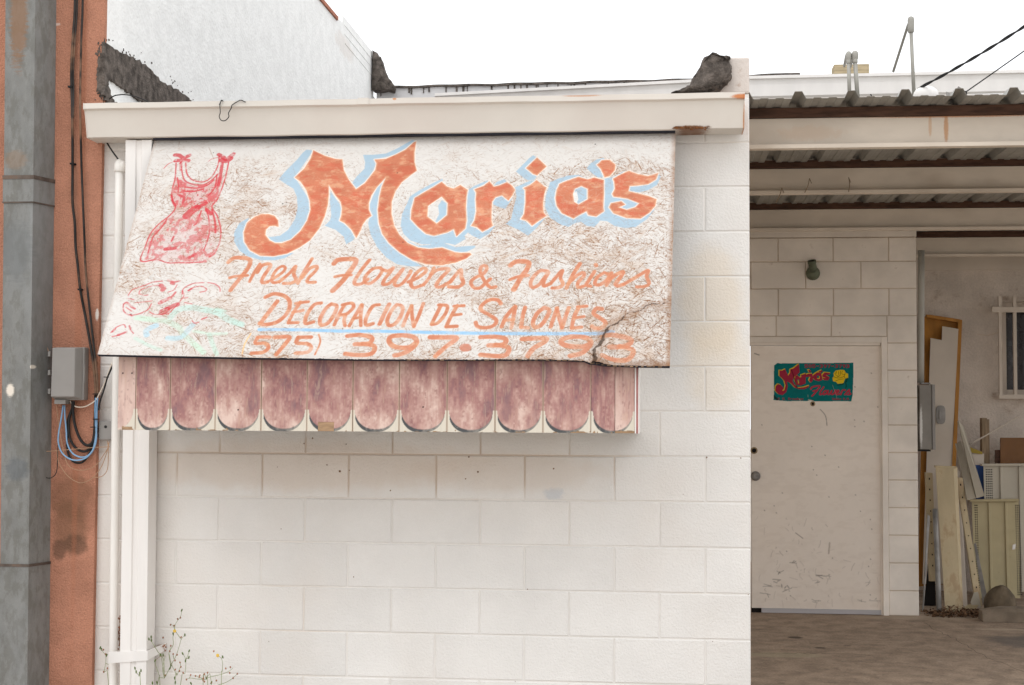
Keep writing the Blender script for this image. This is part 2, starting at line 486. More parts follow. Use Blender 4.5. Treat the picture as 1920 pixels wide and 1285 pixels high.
# ------------------------------------------------------------------ block walls
CH, BL = 0.2032, 0.4064
Z0 = 1.289 - 7 * CH + 0.0          # a course line; lines are Z0 + k*CH (Z0 is just below the ground)
def block_mesh(w_, depth, m, h=CH, joint=0.0065, bev=0.0035):
    """a block centred on its face: slightly crowned front with eased arrises"""
    x, z = w_ / 2 - joint / 2, h / 2 - joint / 2
    b = bev
    v = [(-x, b, -z), (x, b, -z), (x, b, z), (-x, b, z),
         (-x + b, 0, -z + b), (x - b, 0, -z + b), (x - b, 0, z - b), (-x + b, 0, z - b),
         (-x, depth, -z), (x, depth, -z), (x, depth, z), (-x, depth, z)]
    f = [(4, 5, 6, 7), (0, 1, 5, 4), (1, 2, 6, 5), (2, 3, 7, 6), (3, 0, 4, 7), (0, 8, 9, 1), (1, 9, 10, 2), (2, 10, 11, 3), (3, 11, 8, 0), (8, 11, 10, 9)]
    me = bpy.data.meshes.new('block')
    me.from_pydata(v, [], f)
    me.materials.append(m)
    me.update()
    return me

def lay(parent, me, x, y, z, name='block', jit=0.0008):
    o = bpy.data.objects.new(name, me)
    o.parent = parent
    o.location = Vector((x, y + random.uniform(-jit, jit), z)) - parent.location
    o.rotation_euler = (random.uniform(-.002, .002), 0, random.uniform(-.002, .002))
    COL.objects.link(o)
    return o

front = thing('block_wall', 'white painted concrete block wall behind the hand painted sign', 'block wall', (-1.5, 0.1, 0))
XL = -3.03
meshes = {}
def getmesh(wd, m, depth=0.19, h=CH):
    k = (round(wd, 4), m.name, depth, round(h, 4))
    if k not in meshes: meshes[k] = block_mesh(wd, depth, m, h)
    return meshes[k]
g = G(); g.box(XL, -0.004, 0.0038, 0.185, -0.1, 2.93)
g.make('mortar', M_mortar, front)
for k in range(-1, 15):
    zb = 1.289 + (6 - 7) * CH - (0) * CH + (k - 5) * CH   # courses upward
    zb = 1.289 - 7 * CH + k * CH
    zt = zb + CH
    if zt < 0.0 or zb > 2.9: continue
    row = 6 - k                                         # the row just under z=1.289 has row 0
    half = (row % 2 == 0)
    x = 0.0
    first = True
    while x > XL + 0.01:
        wd = BL / 2 if (half and first) else BL
        first = False
        xl = max(x - wd, XL)
        wd2 = x - xl
        hh = min(zt, 2.93) - zb
        lay(front, getmesh(wd2, M_block, 0.19, hh), x - wd2 / 2, 0.0, zb + hh / 2)
        x = xl

# small nail holes, chips and pits left in the wall paint
g = G()
for (px, py, r) in ((680, 0, 0), (586, 822, 3), (570, 832, 2.5), (649, 833, 2.5), (613, 872, 2.5), (637, 884, 4), (655, 882, 2), (520, 876, 1.6),
                    (879, 857, 3), (896, 885, 3.5), (873, 898, 2.5), (732, 920, 2.6), (1038, 879, 3), (527, 992, 1.8), (1325, 858, 3), (1389, 859, 2.2),
                    (1281, 927, 1.5), (989, 1105, 2), (401, 1221, 2.4), (504, 1203, 1.5), (966, 1278, 1.3), (1336, 1203, 1.4), (1403, 1115, 1.6), (663, 1082, 2.2)):
    if not r: continue
    p = at(px, py, -0.0006)
    g.blob(p, r / 760, 0.0008, r / 760, 7, 4)
g.make('nail_hole', M_pit, front, kind='stuff')

side = G(); side.box(-0.19, 0.0, 0.21, 4.32, 0.0, 2.93)
struct('side_wall', side, M_blockin)
g = G(); g.box(-3.0, -0.19, 0.2, 6.4, 2.80, 2.86)
struct('low_roof', g, M_tar)

# ------------------------------------------------------------------ left building
sb = thing('stucco_building', 'orange stucco building with a white painted side wall above the sign', 'building', (-4.5, 0, 0))
XC = -3.02
g = G(); g.box(-7.5, XC, -0.03, 0.0, -0.05, 5.2)
g.make('stucco_wall', M_stucco, sb)
g = G()
prof = [(0.002, -0.05), (12.0, -0.05), (12.0, 4.42), (6.42, 4.40), (6.42, 4.80), (5.1, 4.79), (5.1, 4.73), (4.86, 4.70), (4.86, 4.68), (0.002, 4.63)]
k = len(prof)
g.add([(XC - 0.003, y, z) for y, z in prof] + [(-7.4, y, z) for y, z in prof],
      [tuple(range(k)), tuple(range(2 * k - 1, k - 1, -1))] + [(i, (i + 1) % k, (i + 1) % k + k, i + k) for i in range(k)])
g.make('white_side_wall', M_sidewhite, sb)
g = G()
g.add([(XC + 0.012, y, z + dz) for y, z in ((0.0, 4.63), (4.86, 4.68)) for dz in (0, 0.03)] + [(-7.4, y, z + dz) for y, z in ((0.0, 4.63), (4.86, 4.68)) for dz in (0, 0.03)],
      [(0, 2, 3, 1), (4, 5, 7, 6), (1, 3, 7, 5), (0, 4, 6, 2), (0, 1, 5, 4), (2, 6, 7, 3)])
g.make('parapet_cap', mat('cap_terracotta', S(176, 110, 84), var=0.15, vscale=20), sb)
# clapboard edges showing near the far end of the parapet
for i in range(3):
    a = atX(652 + i * 1, 48 + i * 9, XC); b = atX(703, 106 + i * 11, XC)
    g = G(); z = a.z
    g.box(XC - 0.003, XC + 0.0005, 5.15 + i * 0.02, 6.40, 4.72 - i * 0.075, 4.728 - i * 0.075)
    g.make('clapboard_edge', M_sidewhite, sb)

def tar_sheet(name, px, X, th, parent, jit=0.5, tint=None):
    """irregular trowelled tar on the side face, traced outline given a ragged rim and real thickness"""
    out = []
    n = len(px)
    for i in range(n):
        a, b = px[i], px[(i + 1) % n]
        for j in range(6):
            t = j / 6
            out.append((a[0] * (1 - t) + b[0] * t + random.gauss(0, 2.2) * jit, a[1] * (1 - t) + b[1] * t + random.gauss(0, 3.0) * jit))
    P = [atX(x, y, X + th) for x, y in out]
    k = len(P)
    Q = [Vector((X, p.y, p.z)) for p in P]
    # (outer rim pushed slightly in)
    o = obj(name, P + Q, [tuple(range(k)), tuple(range(2 * k - 1, k - 1, -1))] + [(i, i + k, (i + 1) % k + k, (i + 1) % k) for i in range(k)], M_tar, parent)
    return o
tar_sheet('tar_patch', [(196, 78), (225, 98), (250, 108), (278, 125), (300, 150), (330, 165), (355, 184), (362, 196), (300, 196), (278, 194), (262, 190),
                        (240, 172), (222, 160), (206, 148), (203, 160), (210, 182), (222, 196), (205, 196), (196, 180)], XC - 0.003, 0.014, sb)
# the same tar wrapping round the corner onto the stucco
px = [(197, 72), (192, 82), (190, 100), (184, 108), (182, 130), (180, 148), (183, 172), (190, 178), (196, 192), (204, 196), (204, 160), (200, 130)]
P = []
for i in range(len(px)):
    a, b = px[i], px[(i + 1) % len(px)]
    for j in range(5):
        t = j / 5
        P.append(at(a[0] * (1 - t) + b[0] * t + random.gauss(0, 1.0), a[1] * (1 - t) + b[1] * t + random.gauss(0, 1.4), -0.036))
P = [Vector((min(p.x, XC + 0.004), p.y, p.z)) for p in P]
g = G(); g.slab(P, 0.007, Vector((0, -1, 0)))
g.make('tar_patch', M_tar, sb)
g = G()
for i in range(26):
    t_ = random.random(); px_ = 200 + 160 * t_ + random.gauss(0, 3); py_ = 80 + 110 * t_ ** 1.15 - abs(random.gauss(0, 7))
    p = atX(px_, py_, XC - .001); s_ = random.uniform(.002, .006)
    g.blob(p, .003, s_ * random.uniform(.6, 1.8), s_, 6, 4)
for i in range(30):
    p = at(random.gauss(186, 3), 80 + random.random() * 110, -.031)
    if p.x < XC - .006: g.blob(p, random.uniform(.002, .007), .002, random.uniform(.003, .009), 6, 4)
g.make('tar_fleck', M_tar, sb, kind='stuff')
# far lump of tar where parapet meets the rear edge
def mound(name, px, y0, y1, m, parent=None, seed=1, shrink=0.25):
    rs = np.random.default_rng(seed)
    P = []
    n = len(px)
    for i in range(n):
        a, b = px[i], px[(i + 1) % n]
        for j in range(3):
            t = j / 3
            P.append((a[0] * (1 - t) + b[0] * t + rs.normal() * 0.7, a[1] * (1 - t) + b[1] * t + rs.normal() * 0.7))
    cx = sum(p[0] for p in P) / len(P); cy = max(p[1] for p in P)
    V = []; rings = 7; k = len(P)
    base = [at(x, y, y0 + 0.06) for x, y in P]
    c = sum(base, Vector()) / k; zb = min(p.z for p in base)
    for r_ in range(rings):
        t = r_ / (rings - 1)
        if t < 0.35: s_ = 0.93 + 0.07 * math.sin(t / 0.35 * math.pi / 2)
        else: s_ = 1.0 - shrink * (t - 0.35)
        yy = y0 + (y1 - y0) * (t ** 1.5)
        for p in base:
            q = Vector((c.x + (p.x - c.x) * s_ + rs.normal() * 0.003, yy + rs.normal() * 0.004, zb + (p.z - zb) * s_ + rs.normal() * 0.002))
            V.append(q)
    Fc = [tuple(range(k - 1, -1, -1)), tuple((rings - 1) * k + i for i in range(k))]
    for r_ in range(rings - 1):
        for i in range(k):
            Fc.append((r_ * k + i, r_ * k + (i + 1) % k, (r_ + 1) * k + (i + 1) % k, (r_ + 1) * k + i))
    return obj(name, V, Fc, m, parent, smooth=True)
t = mound('tar_flashing', [(699, 97), (711, 102), (717, 112), (722, 132), (731, 148), (741, 162), (742, 172), (699, 172)], 6.28, 6.44, M_tar, seed=3)
tag(t, 'dark tar flashing at the far end of the white parapet, beside the open sky', 'roof flashing')

# rear roof edge seen over the gutter
rp = thing('rear_parapet', 'low white rear roof edge with a black tar line and drips, above the gutter', 'parapet', (-1.5, 6.5, 2.8))
zt = at(1010, 156, 6.4).z
tl, tr = at(706, 164, 6.4), at(1300, 149, 6.4)
g = G(); g.add([(tl.x, 6.4, 2.8), (tr.x + .3, 6.4, 2.8), (tr.x + .3, 6.4, tr.z - .01), (tl.x, 6.4, tl.z - .01), (tl.x, 6.6, 2.8), (tr.x + .3, 6.6, 2.8), (tr.x + .3, 6.6, tr.z - .01), (tl.x, 6.6, tl.z - .01)],
                [(0, 1, 2, 3), (7, 6, 5, 4), (3, 2, 6, 7), (0, 4, 5, 1), (1, 5, 6, 2), (0, 3, 7, 4)])
g.make('parapet_face', mat('parapet_grey', S(206, 204, 204), var=0.06), rp)
g = G()
n = 60
top = []
for i in range(n + 1):
    t_ = i / n
    x = tl.x + (tr.x + .3 - tl.x) * t_; z = tl.z + (tr.z - tl.z) * t_
    top.append((x, z + 0.005 * math.sin(i * 0.7) * math.sin(i * .23)))
for i in range(n):
    d0 = 0.010 + 0.006 * random.random(); 
    (xa, za), (xb, zb_) = top[i], top[i + 1]
    g.add([(xa, 6.38, za + .006), (xb, 6.38, zb_ + .006), (xb, 6.38, zb_ - d0), (xa, 6.38, za - d0), (xa, 6.62, za + .006), (xb, 6.62, zb_ + .006), (xb, 6.62, zb_ - d0), (xa, 6.62, za - d0)],
          [(3, 2, 1, 0), (0, 1, 5, 4), (3, 7, 6, 2), (4, 5, 6, 7)])
    if random.random() < .55:
        xx = random.uniform(xa, xb); L_ = random.uniform(.02, .08)
        g.box(xx, xx + random.uniform(.006, .02), 6.39, 6.399, za - d0 - L_, za - d0 + .01)
g.make('tar_edge', M_tar, rp)

# rear gutter, one long run stepping behind the carport roof
rg = thing('rear_gutter', 'long white box gutter high on the rear building, behind the carport roof', 'gutter', (0.5, 4.5, 3.9))
def gutter_run(a, b, y, h, parent, drop=0.03):
    g = G()
    for (x0, z0_), (x1, z1_) in ((a, b),):
        sec = [(0.0, 0.0), (0.0, -0.022), (0.022, -0.026), (0.035, -h), (0.12, -h), (0.12, 0.0), (0.108, 0.0), (0.108, -h + .01), (0.045, -h + .01), (0.012, -0.006)]
        k = len(sec)
        V = [(x0, y - 0.1 + s_[0], z0_ + s_[1]) for s_ in sec] + [(x1, y - 0.1 + s_[0], z1_ + s_[1]) for s_ in sec]
        g.add(V, [(i, (i + 1) % k, (i + 1) % k + k, i + k) for i in range(k)] + [tuple(range(k)), tuple(range(2 * k - 1, k - 1, -1))])
    return g
a = at(815, 175, 4.4); b = at(1300, 148, 4.4)
gutter_run((a.x, a.z), (0.0, at(1340, 147, 4.4).z), 4.5, 0.14, rg).make('gutter_trough', M_white, rg)
c_, d_ = at(1400, 143, 4.4), at(1920, 131, 4.4)
sl_ = (d_.z - c_.z) / (d_.x - c_.x)
gutter_run((0.01, c_.z), (4.5, c_.z + sl_ * (4.5 - c_.x)), 4.5, 0.15, rg).make('gutter_trough', M_white, rg)
rw = G(); rw.box(-2.1, 4.6, 4.62, 4.8, 3.02, 3.93)
struct('rear_wall', rw, M_white)
# roofing edge lines just over the rear gutter
g = G(); p0 = at(1420, 142, 4.55); g.tube([at(1400, 143.5, 4.6), at(1440, 140, 4.6), at(1500, 138.5, 4.6)], 0.008, 5)
tag(g.make('roofing_strip', M_tar), 'thin dark roofing strip lying on the rear gutter left of the timber block', 'roofing strip')

# end parapet of the front wall with its tar flashing
ep = thing('end_parapet', 'small white plastered parapet end standing above the right end of the gutter', 'parapet', (-0.08, 0.2, 2.9))
a, b, c, d = at(1366, 108, 0.0), at(1402, 110, 0.0), at(1403, 200, 0.0), at(1366, 200, 0.0)
g = G(); g.box(-0.16, -0.002, 0.0, 4.4, 2.935, a.z)
g.make('parapet_block', mat('parapet_plaster', S(216, 206, 198), var=0.05, bump=0.6, bscale=70, bump2=0.5, b2scale=20, dirt=S(170, 140, 118), dscale=14, dthr=0.58, dstr=0.5), ep, bevel=0.008)
t = mound('tar_flashing', [(1256, 178), (1276, 171), (1292, 160), (1304, 141), (1314, 121), (1324, 106), (1336, 102), (1352, 104), (1370, 109), (1367, 120), (1372, 135), (1370, 150), (1364, 160), (1350, 172), (1330, 178)], -0.06, 0.4, M_tar, seed=5)
tag(t, 'steep dark mound of tar flashing leaning on the white parapet end at the gutter', 'roof flashing')

# ------------------------------------------------------------------ front gutter
fg = thing('front_gutter', 'long cream box gutter over the hand painted sign, rusted at its right end', 'gutter', (-1.5, -0.1, 2.74))
g = G()
sec = [(-0.205, 2.893), (-0.205, 2.868), (-0.188, 2.862), (-0.155, 2.7445), (-0.145, 2.742), (-0.02, 2.742), (-0.02, 2.88), (-0.03, 2.88), (-0.03, 2.752), (-0.148, 2.752), (-0.18, 2.868), (-0.195, 2.893)]
k = len(sec)
NS = 24
for i in range(NS + 1):
    x = -3.043 + (3.043 - 0.036) * i / NS
    wob = 0.0015 * math.sin(i * 1.7) + 0.001 * math.sin(i * 0.6)
    for y, z in sec: g.v.append(Vector((x, y + wob, z + wob * 0.8)))
for i in range(NS):
    for j in range(k):
        g.f.append((i * k + j, i * k + (j + 1) % k, (i + 1) * k + (j + 1) % k, (i + 1) * k + j))
g.f += [tuple(range(k - 1, -1, -1)), tuple(NS * k + j for j in range(k))]
g.make('gutter_trough', M_gutter, fg)
for x in (-3.043, -0.0385):
    g = G(); P = [(x, y, z) for y, z in ((-0.207, 2.894), (-0.207, 2.867), (-0.19, 2.86), (-0.157, 2.742), (-0.02, 2.741), (-0.02, 2.882))]
    P2 = [(x + 0.003, q[1], q[2]) for q in P]; n_ = len(P)
    g.add(P + P2, [tuple(range(n_)), tuple(range(2 * n_ - 1, n_ - 1, -1))] + [(i, i + n_, (i + 1) % n_ + n_, (i + 1) % n_) for i in range(n_)])
    g.make('end_cap', M_gutter, fg)
for x in (-1.76,):
    g = G(); g.add([(x, -0.2085, 2.896), (x + .05, -0.2085, 2.896), (x + .05, -0.2085, 2.867), (x, -0.2085, 2.867), (x, -0.2, 2.896), (x + .05, -0.2, 2.896), (x + .05, -.2, 2.867), (x, -.2, 2.867)],
                   [(3, 2, 1, 0), (0, 1, 5, 4), (2, 3, 7, 6)])
    g.make('lap_joint', M_gutter, fg)
g = G()
for i in range(26):
    p = at(random.uniform(1264, 1330), random.gauss(240, 1.6), -0.163)
    g.blob(p, random.uniform(.004, .011), .003, random.uniform(.002, .005), 6, 4)
g.make('rust_scale', M_rust, fg, kind='stuff')

# twisted wire hooked on the gutter lip, and a thin wire arc at the tar
g = G()
z = lambda x, y: at(x / 2.9875, y / 2.9883, -0.213)
g.tube([z(1240, 560), z(1232, 590), z(1234, 630), z(1228, 655), z(1240, 675), z(1262, 676), z(1282, 655), z(1280, 635), z(1296, 605), z(1300, 590), z(1330, 570), z(1350, 562), z(1376, 574)], 0.0022, 6)
g.tube([z(1228, 588), z(1243, 562), z(1250, 570)], 0.002, 5)
tag(g.make('bent_wire', M_cablek, smooth=True), 'thin black bent wire hooked over the gutter lip above the red dress', 'wire')
g = G(); zz = lambda x, y, Y=0.02: at(x / 2.9875, y / 2.9883, Y)
g.tube([zz(596, 575), zz(620, 550), zz(650, 535), zz(700, 531), zz(760, 542), zz(810, 562), zz(840, 578)], 0.003, 6)
tag(g.make('wire_arc', M_cablek, smooth=True), 'thin black wire arching in front of the tar patch at the stucco corner', 'wire')

# ------------------------------------------------------------------ downspout and pipe
ds = thing('downspout', 'wide white square downspout on the block wall left of the sign', 'downspout', (-2.8, -0.07, 0))
g = G()
sx0, sx1 = -2.862, -2.738
def dsp_ring(z, grow=0.0, lean=0.0):
    a0, a1, y0, y1 = sx0 - grow + lean, sx1 + grow + lean, -0.125 - grow, -0.018 + grow
    w3 = (a1 - a0)
    pts = [(a0, y1), (a0, y0)]
    if grow == 0:
        pts += [(a0 + w3 * .38, y0), (a0 + w3 * .42, y0 + .008), (a0 + w3 * .58, y0 + .008), (a0 + w3 * .62, y0)]
    else:
        pts += [(a0 + w3 * .38, y0), (a0 + w3 * .42, y0), (a0 + w3 * .58, y0), (a0 + w3 * .62, y0)]
    pts += [(a1, y0), (a1, y1)]
    return [Vector((x, y, z)) for x, y in pts]
def loft(g, rings):
    n = len(rings[0]); b = len(g.v)
    for r_ in rings: g.v += r_
    for i in range(len(rings) - 1):
        for j in range(n):
            g.f.append((b + i * n + j, b + i * n + (j + 1) % n, b + (i + 1) * n + (j + 1) % n, b + (i + 1) * n + j))
    g.f.append(tuple(b + j for j in range(n - 1, -1, -1))); g.f.append(tuple(b + (len(rings) - 1) * n + j for j in range(n)))
loft(g, [dsp_ring(z, 0, lean) for z, lean in ((0.03, 0.012), (0.9, 0.008), (1.8, 0.002), (2.735, -0.008))])
g.make('spout_tube', M_white, ds)
zb1, zb2 = at(250, 1243, -0.13).z, at(250, 1222, -0.13).z
g = G(); g.add([(-2.905, -0.128, zb1 - .006), (-2.905, -0.128, zb2 - .004), (sx1 + .018, -0.131, zb2 + .004), (sx1 + .018, -0.131, zb1 + .012)] +
               [(-2.905, -0.122, zb1 - .006), (-2.905, -0.122, zb2 - .004), (sx1 + .018, -0.122, zb2 + .004), (sx1 + .018, -0.122, zb1 + .012)],
               [(0, 3, 2, 1), (4, 5, 6, 7), (1, 2, 6, 5), (0, 4, 7, 3), (0, 1, 5, 4)])
g.add([(sx1 + .018, -0.131, zb1 + .012), (sx1 + .018, -0.131, zb2 + .004), (sx1 + .06, -0.004, zb2 + .02), (sx1 + .06, -0.004, zb1 + .04)] +
      [(sx1 + .013, -0.13, zb1 + .012), (sx1 + .013, -0.13, zb2 + .004), (sx1 + .055, -0.004, zb2 + .02), (sx1 + .055, -0.004, zb1 + .04)],
      [(0, 1, 2, 3), (7, 6, 5, 4), (1, 5, 6, 2), (0, 3, 7, 4)])
g.make('strap', M_white, ds)

cp = thing('conduit_pipe', 'round white painted pipe with a domed cap beside the downspout', 'pipe', (-2.91, -0.06, 0))
g = G(); g.tube([at(207, 1250, -0.06) - Vector((-.019, 0, .42)), at(213, 1150, -0.06), at(219, 640, -0.06), at(224, 318, -0.06)], 0.0195, 16, smooth=3)
g.make('pipe', M_pipe, cp, smooth=True)
g = G(); c = at(224.5, 318, -0.06)
g.lathe(c + Vector((0, 0, -0.012)), (0, 0, 1), [(0, .024), (0.004, .027), (0.022, .027), (0.04, .025), (0.052, .019), (0.06, .010), (0.062, .001)], 18)
g.blob(c + Vector((0.016, -0.004, 0.018)), .017, .02, .024, 10, 7)
g.make('domed_cap', M_pipe, cp, smooth=True)

g = G(); g.tube([at(198, 264, -0.02), at(210, 283, -0.04), at(221, 298, -0.06)], 0.004, 6)
tag(g.make('short_cable', M_cablek), 'short black cable from the gutter corner down to the domed pipe cap', 'cable')

# ------------------------------------------------------------------ galvanised duct on the stucco
dc = thing('metal_duct', 'tall grey galvanised sheet metal duct with rust stains on the orange stucco', 'duct', (-3.36, -0.1, 0))
def duct_ring(z, g_=0.0):
    t_ = (z - 0.43) / (3.35 - 0.43)
    x0 = -3.406 - 0.040 * t_ - g_; x1 = -3.273 - 0.028 * t_ + g_
    y0, y1 = -0.165 - g_, -0.031
    xr = x1 + 0.043 if z > 1 else x1 + 0.043
    xm = x0 - 0.012
    return [Vector(p) for p in ((xm, y1, z), (x0, y0, z), (x1, y0, z), (xr, y1, z))]
zs = [0.0, 0.72, 0.728, 2.47, 2.478, 2.62, 2.628, 5.2]
def seg(z0_, z1_, gg):
    g = G(); loft(g, [duct_ring(z0_, gg), duct_ring((z0_ + z1_) / 2, gg), duct_ring(z1_, gg)])
    return g
zA = at(30, 1060, -0.16).z; zB = at(30, 380, -0.16).z; zC = at(30, 333, -0.16).z
seg(-0.02, zA - .003, 0.002).make('duct_section', M_galv, dc)
seg(zA, zB, 0.0).make('duct_section', M_galv, dc)
seg(zB + .002, zC, 0.003).make('duct_section', M_galv, dc)
seg(zC + .001, 5.2, 0.0).make('duct_section', M_galv, dc)
for zz_, h_ in ((zA, 0.012), (zC, 0.018), (zB, 0.006)):
    g = G(); loft(g, [duct_ring(zz_ - h_ / 2, 0.005), duct_ring(zz_ + h_ / 2, 0.005)])
    g.make('seam_band', mat('rusty_band', S(104, 92, 84), var=0.2, vscale=12, rough=0.7, metal=0.3, dirt=S(120, 84, 56), dscale=12, dthr=0.55, dstr=0.5), dc)

# ------------------------------------------------------------------ cables on the stucco
CR = 2.9875
def q1(x, y, Y=-0.05): return at(x / 2.9875, y / 2.9883, Y)
def q7(x, y, Y=-0.05): return at(x / 2.795, y / 2.7935, Y)
def q2(x, y, Y=-0.05): return at(x / 2.9875, 430 + y / 2.9883, Y)
def q6(x, y, Y=-0.06): return at(60 + x / 4.285, 620 + y / 4.283, Y)
def cable(name, pts, r, m, label, cat='cable', group=None, n=7, k=5):
    g = G(); g.tube(pts, r, n, smooth=k)
    return tag(g.make(name, m, smooth=True), label, cat, group)
cable('wall_cable', [q7(394, -160), q7(392, 60), q7(382, 200), q7(374, 380), q7(378, 560), q7(380, 760), q7(380, 900), q7(380, 1060), q7(392, 1170), q7(396, 1290), q2(435, 200), q2(450, 340), q2(480, 500), q2(515, 700), q2(532, 850), q2(536, 940)], 0.0064, M_cable,
      'thick weathered black cable on the stucco, left one of the pair above the grey box')
cable('wall_cable', [q7(436, -160), q7(432, 60), q7(426, 200), q7(422, 380), q7(420, 560), q7(424, 760), q7(428, 900), q7(436, 1100), q7(444, 1290), q2(478, 200), q2(490, 340), q2(510, 520), q2(530, 700), q2(545, 850), q2(548, 940)], 0.0055, M_cable,
      'weathered black cable, right one of the pair on the stucco, closest to the block wall')
cable('wall_cable', [q7(406, -160), q7(404, 60), q7(394, 200), q7(384, 380), q7(386, 480), q7(384, 620)], 0.004, M_cable,
      'thin paint stained cable twisted against the upper left cable on the stucco')
cable('thin_wire', [q7(240, 840), q7(232, 960), q7(228, 1080), q7(236, 1200), q7(244, 1290), q2(262, 100), q2(262, 260), q2(252, 440), q2(258, 560), q2(268, 660), q6(120, 120), q6(140, 200)], 0.0018, M_cablet,
      'hair thin tan wire wandering down beside the duct to the grey box', 'wire')
cable('thin_wire', [q6(62, 1280), at(74, 960, -0.05), at(73, 1040, -0.05), at(72, 1110, -0.05), at(71, 1200, -0.05), at(70, 1330, -0.05)], 0.0016, M_cablet,
      'thin tan wire following the lower edge of the duct down to the ground', 'wire')
# cable loops under the box
lt = [q6(262, 600), q6(264, 680), q6(275, 800), q6(282, 900), q6(320, 980), q6(380, 1015), q6(440, 1010), q6(488, 960), q6(512, 860), q6(520, 760), q6(522, 640), q6(528, 540)]
cable('blue_cable', lt, 0.0038, M_cableb, 'pale blue cable looping below the grey box, inner of the two blue loops')
lt = [q6(250, 600), q6(236, 700), q6(215, 820), q6(212, 900), q6(240, 980), q6(300, 1030), q6(370, 1042), q6(440, 1018), q6(496, 950), q6(518, 860), q6(512, 760), q6(508, 640), q6(512, 540)]
cable('blue_cable', lt, 0.0038, M_cableb, 'pale blue cable looping below the grey box, outer and lowest blue loop')
lt = [q6(330, 600, -.055), q6(330, 660, -.055), q6(345, 760, -.055), q6(380, 860, -.055), q6(425, 915, -.055), q6(470, 915, -.055), q6(500, 860, -.055), q6(508, 760, -.055), q6(510, 520, -.055)]
cable('loop_cable', lt, 0.0068, M_cablek, 'black cable looping from the grey box, shortest of the black loops')
lt = [q6(325, 620, -.05), q6(300, 700, -.05), q6(296, 800, -.05), q6(310, 880, -.05), q6(360, 950, -.05), q6(430, 970, -.05), q6(480, 920, -.05), q6(500, 820, -.05), q6(505, 700, -.05), q6(512, 520, -.05)]
cable('loop_cable', lt, 0.006, M_cablek, 'black cable looping from the grey box, middle one of the black loops')
lt = [q6(318, 640, -.045), q6(288, 720, -.045), q6(282, 850, -.045), q6(285, 960, -.045), q6(310, 1030, -.045), q6(360, 1062, -.045), q6(420, 1045, -.045), q6(480, 950, -.045), q6(500, 840, -.045), q6(512, 520, -.045)]
cable('loop_cable', lt, 0.0055, M_cablek, 'black cable looping from the grey box, longest and lowest black loop')
cable('cream_cable', [q6(305, 565), q6(330, 600), q6(380, 616), q6(440, 606), q6(500, 570), q6(525, 540), q6(540, 510), q6(580, 430), q6(620, 320), q6(648, 250), q6(662, 215, -.03)], 0.003, M_cablew,
      'cream coloured cable curving from the grey box up to the gap behind the sign')
cable('black_lead', [q6(536, 640), q6(550, 560), q6(580, 470), q6(605, 380), q6(640, 300), q6(655, 240, -.03)], 0.0042, M_cablek,
      'black cable rising from the cable bundle across the white blocks to the sign')
cable('tan_wire_loop', [q6(195, 595), q6(208, 700), q6(225, 820), q6(250, 950), q6(275, 1050), q6(310, 1100), q6(380, 1122), q6(460, 1110), q6(520, 1075), q6(575, 1000), q6(610, 940), q6(605, 885)], 0.0018, M_cablet,
      'thin tan wire sagging from the big grey box, upper of two long loops', 'wire')
cable('tan_wire_loop', [q6(203, 960), q6(205, 1020), q6(235, 1100), q6(300, 1180), q6(380, 1222), q6(440, 1212), q6(500, 1170), q6(560, 1090), q6(610, 950), q6(620, 890)], 0.0018, M_cablet,
      'thin tan wire sagging from the big grey box, lower of two long loops', 'wire')
cable('tan_wire_loop', [q6(500, 1180), q6(560, 1172), q6(600, 1130), q6(612, 1060), q6(615, 900)], 0.0018, M_cablet, 'short pale wire curling below the small junction box on the white blocks', 'wire')
cable('tan_wire_run', [q6(75, 972), q6(160, 968), q6(260, 960), q6(400, 948), q6(520, 938), q6(625, 934)], 0.0018, M_cablet, 'thin tan wire strung sideways across the cable loops', 'wire')
cable('short_black_wire', [q6(208, 920), q6(205, 1040), q6(195, 1140), q6(150, 1185), q6(100, 1175), q6(65, 1150)], 0.002, M_cablek, 'thin black wire hanging beside the duct above the dark stain', 'wire')
g = G()
for (x, y) in ((510, 510), (512, 712), (492, 776)):
    c = q6(x, y, -0.062); g.box(c.x - .011, c.x + .011, c.y - .009, c.y + .012, c.z - .0022, c.z + .0022)
c = q6(596, 374, -.062); g.box(c.x - .009, c.x + .009, c.y - .009, c.y + .012, c.z - .002, c.z + .002)
for (x, y) in ((366, 455), (376, 858)):
    c = q7(x, y, -0.055); g.box(c.x - .008, c.x + .012, c.y - .006, c.y + .025, c.z - .004, c.z + .004)
c = at(148.5, 543, -.055); g.box(c.x - .006, c.x + .01, c.y - .006, c.y + .025, c.z - .004, c.z + .004)
tag(g.make('cable_tie', M_dark), 'black plastic ties and clips holding the cable bundle together on the stucco', 'cable ties', kind='stuff')

# ------------------------------------------------------------------ grey telephone box
tb = thing('utility_box', 'grey plastic utility box with a hinged lid on the orange stucco', 'utility box', tuple(at(122, 752, -0.03)))
x0, x1 = at(96, 700, -0.13).x, at(148, 700, -0.13).x
zt_, zb_ = at(120, 651, -0.13).z, at(120, 749, -0.13).z
g = G(); g.box(x0 + .002, x1 + .006, -0.085, -0.032, zb_ - .003, zt_ + .001)
g.make('housing', M_greybox, tb, bevel=0.004)
xr = at(140, 700, -0.13).x
g = G(); g.slab([(x0, -0.132, zb_ + .012), (xr, -0.132, zb_ + .012), (xr, -0.132, zt_ - .006), (x0 + .004, -0.132, zt_ - .004)], 0.001, Vector((0, -1, 0)))
V = [(x0, -.13, zb_ + .012), (xr, -.13, zb_ + .012), (xr, -.13, zt_ - .004), (x0 + .003, -.13, zt_ - .004), (x0 - .002, -.086, zb_), (x1, -.086, zb_), (x1, -.086, zt_), (x0 - .002, -.086, zt_)]
g = G(); g.add(V, [(0, 1, 2, 3), (1, 5, 6, 2), (2, 6, 7, 3), (3, 7, 4, 0), (0, 4, 5, 1), (7, 6, 5, 4)])
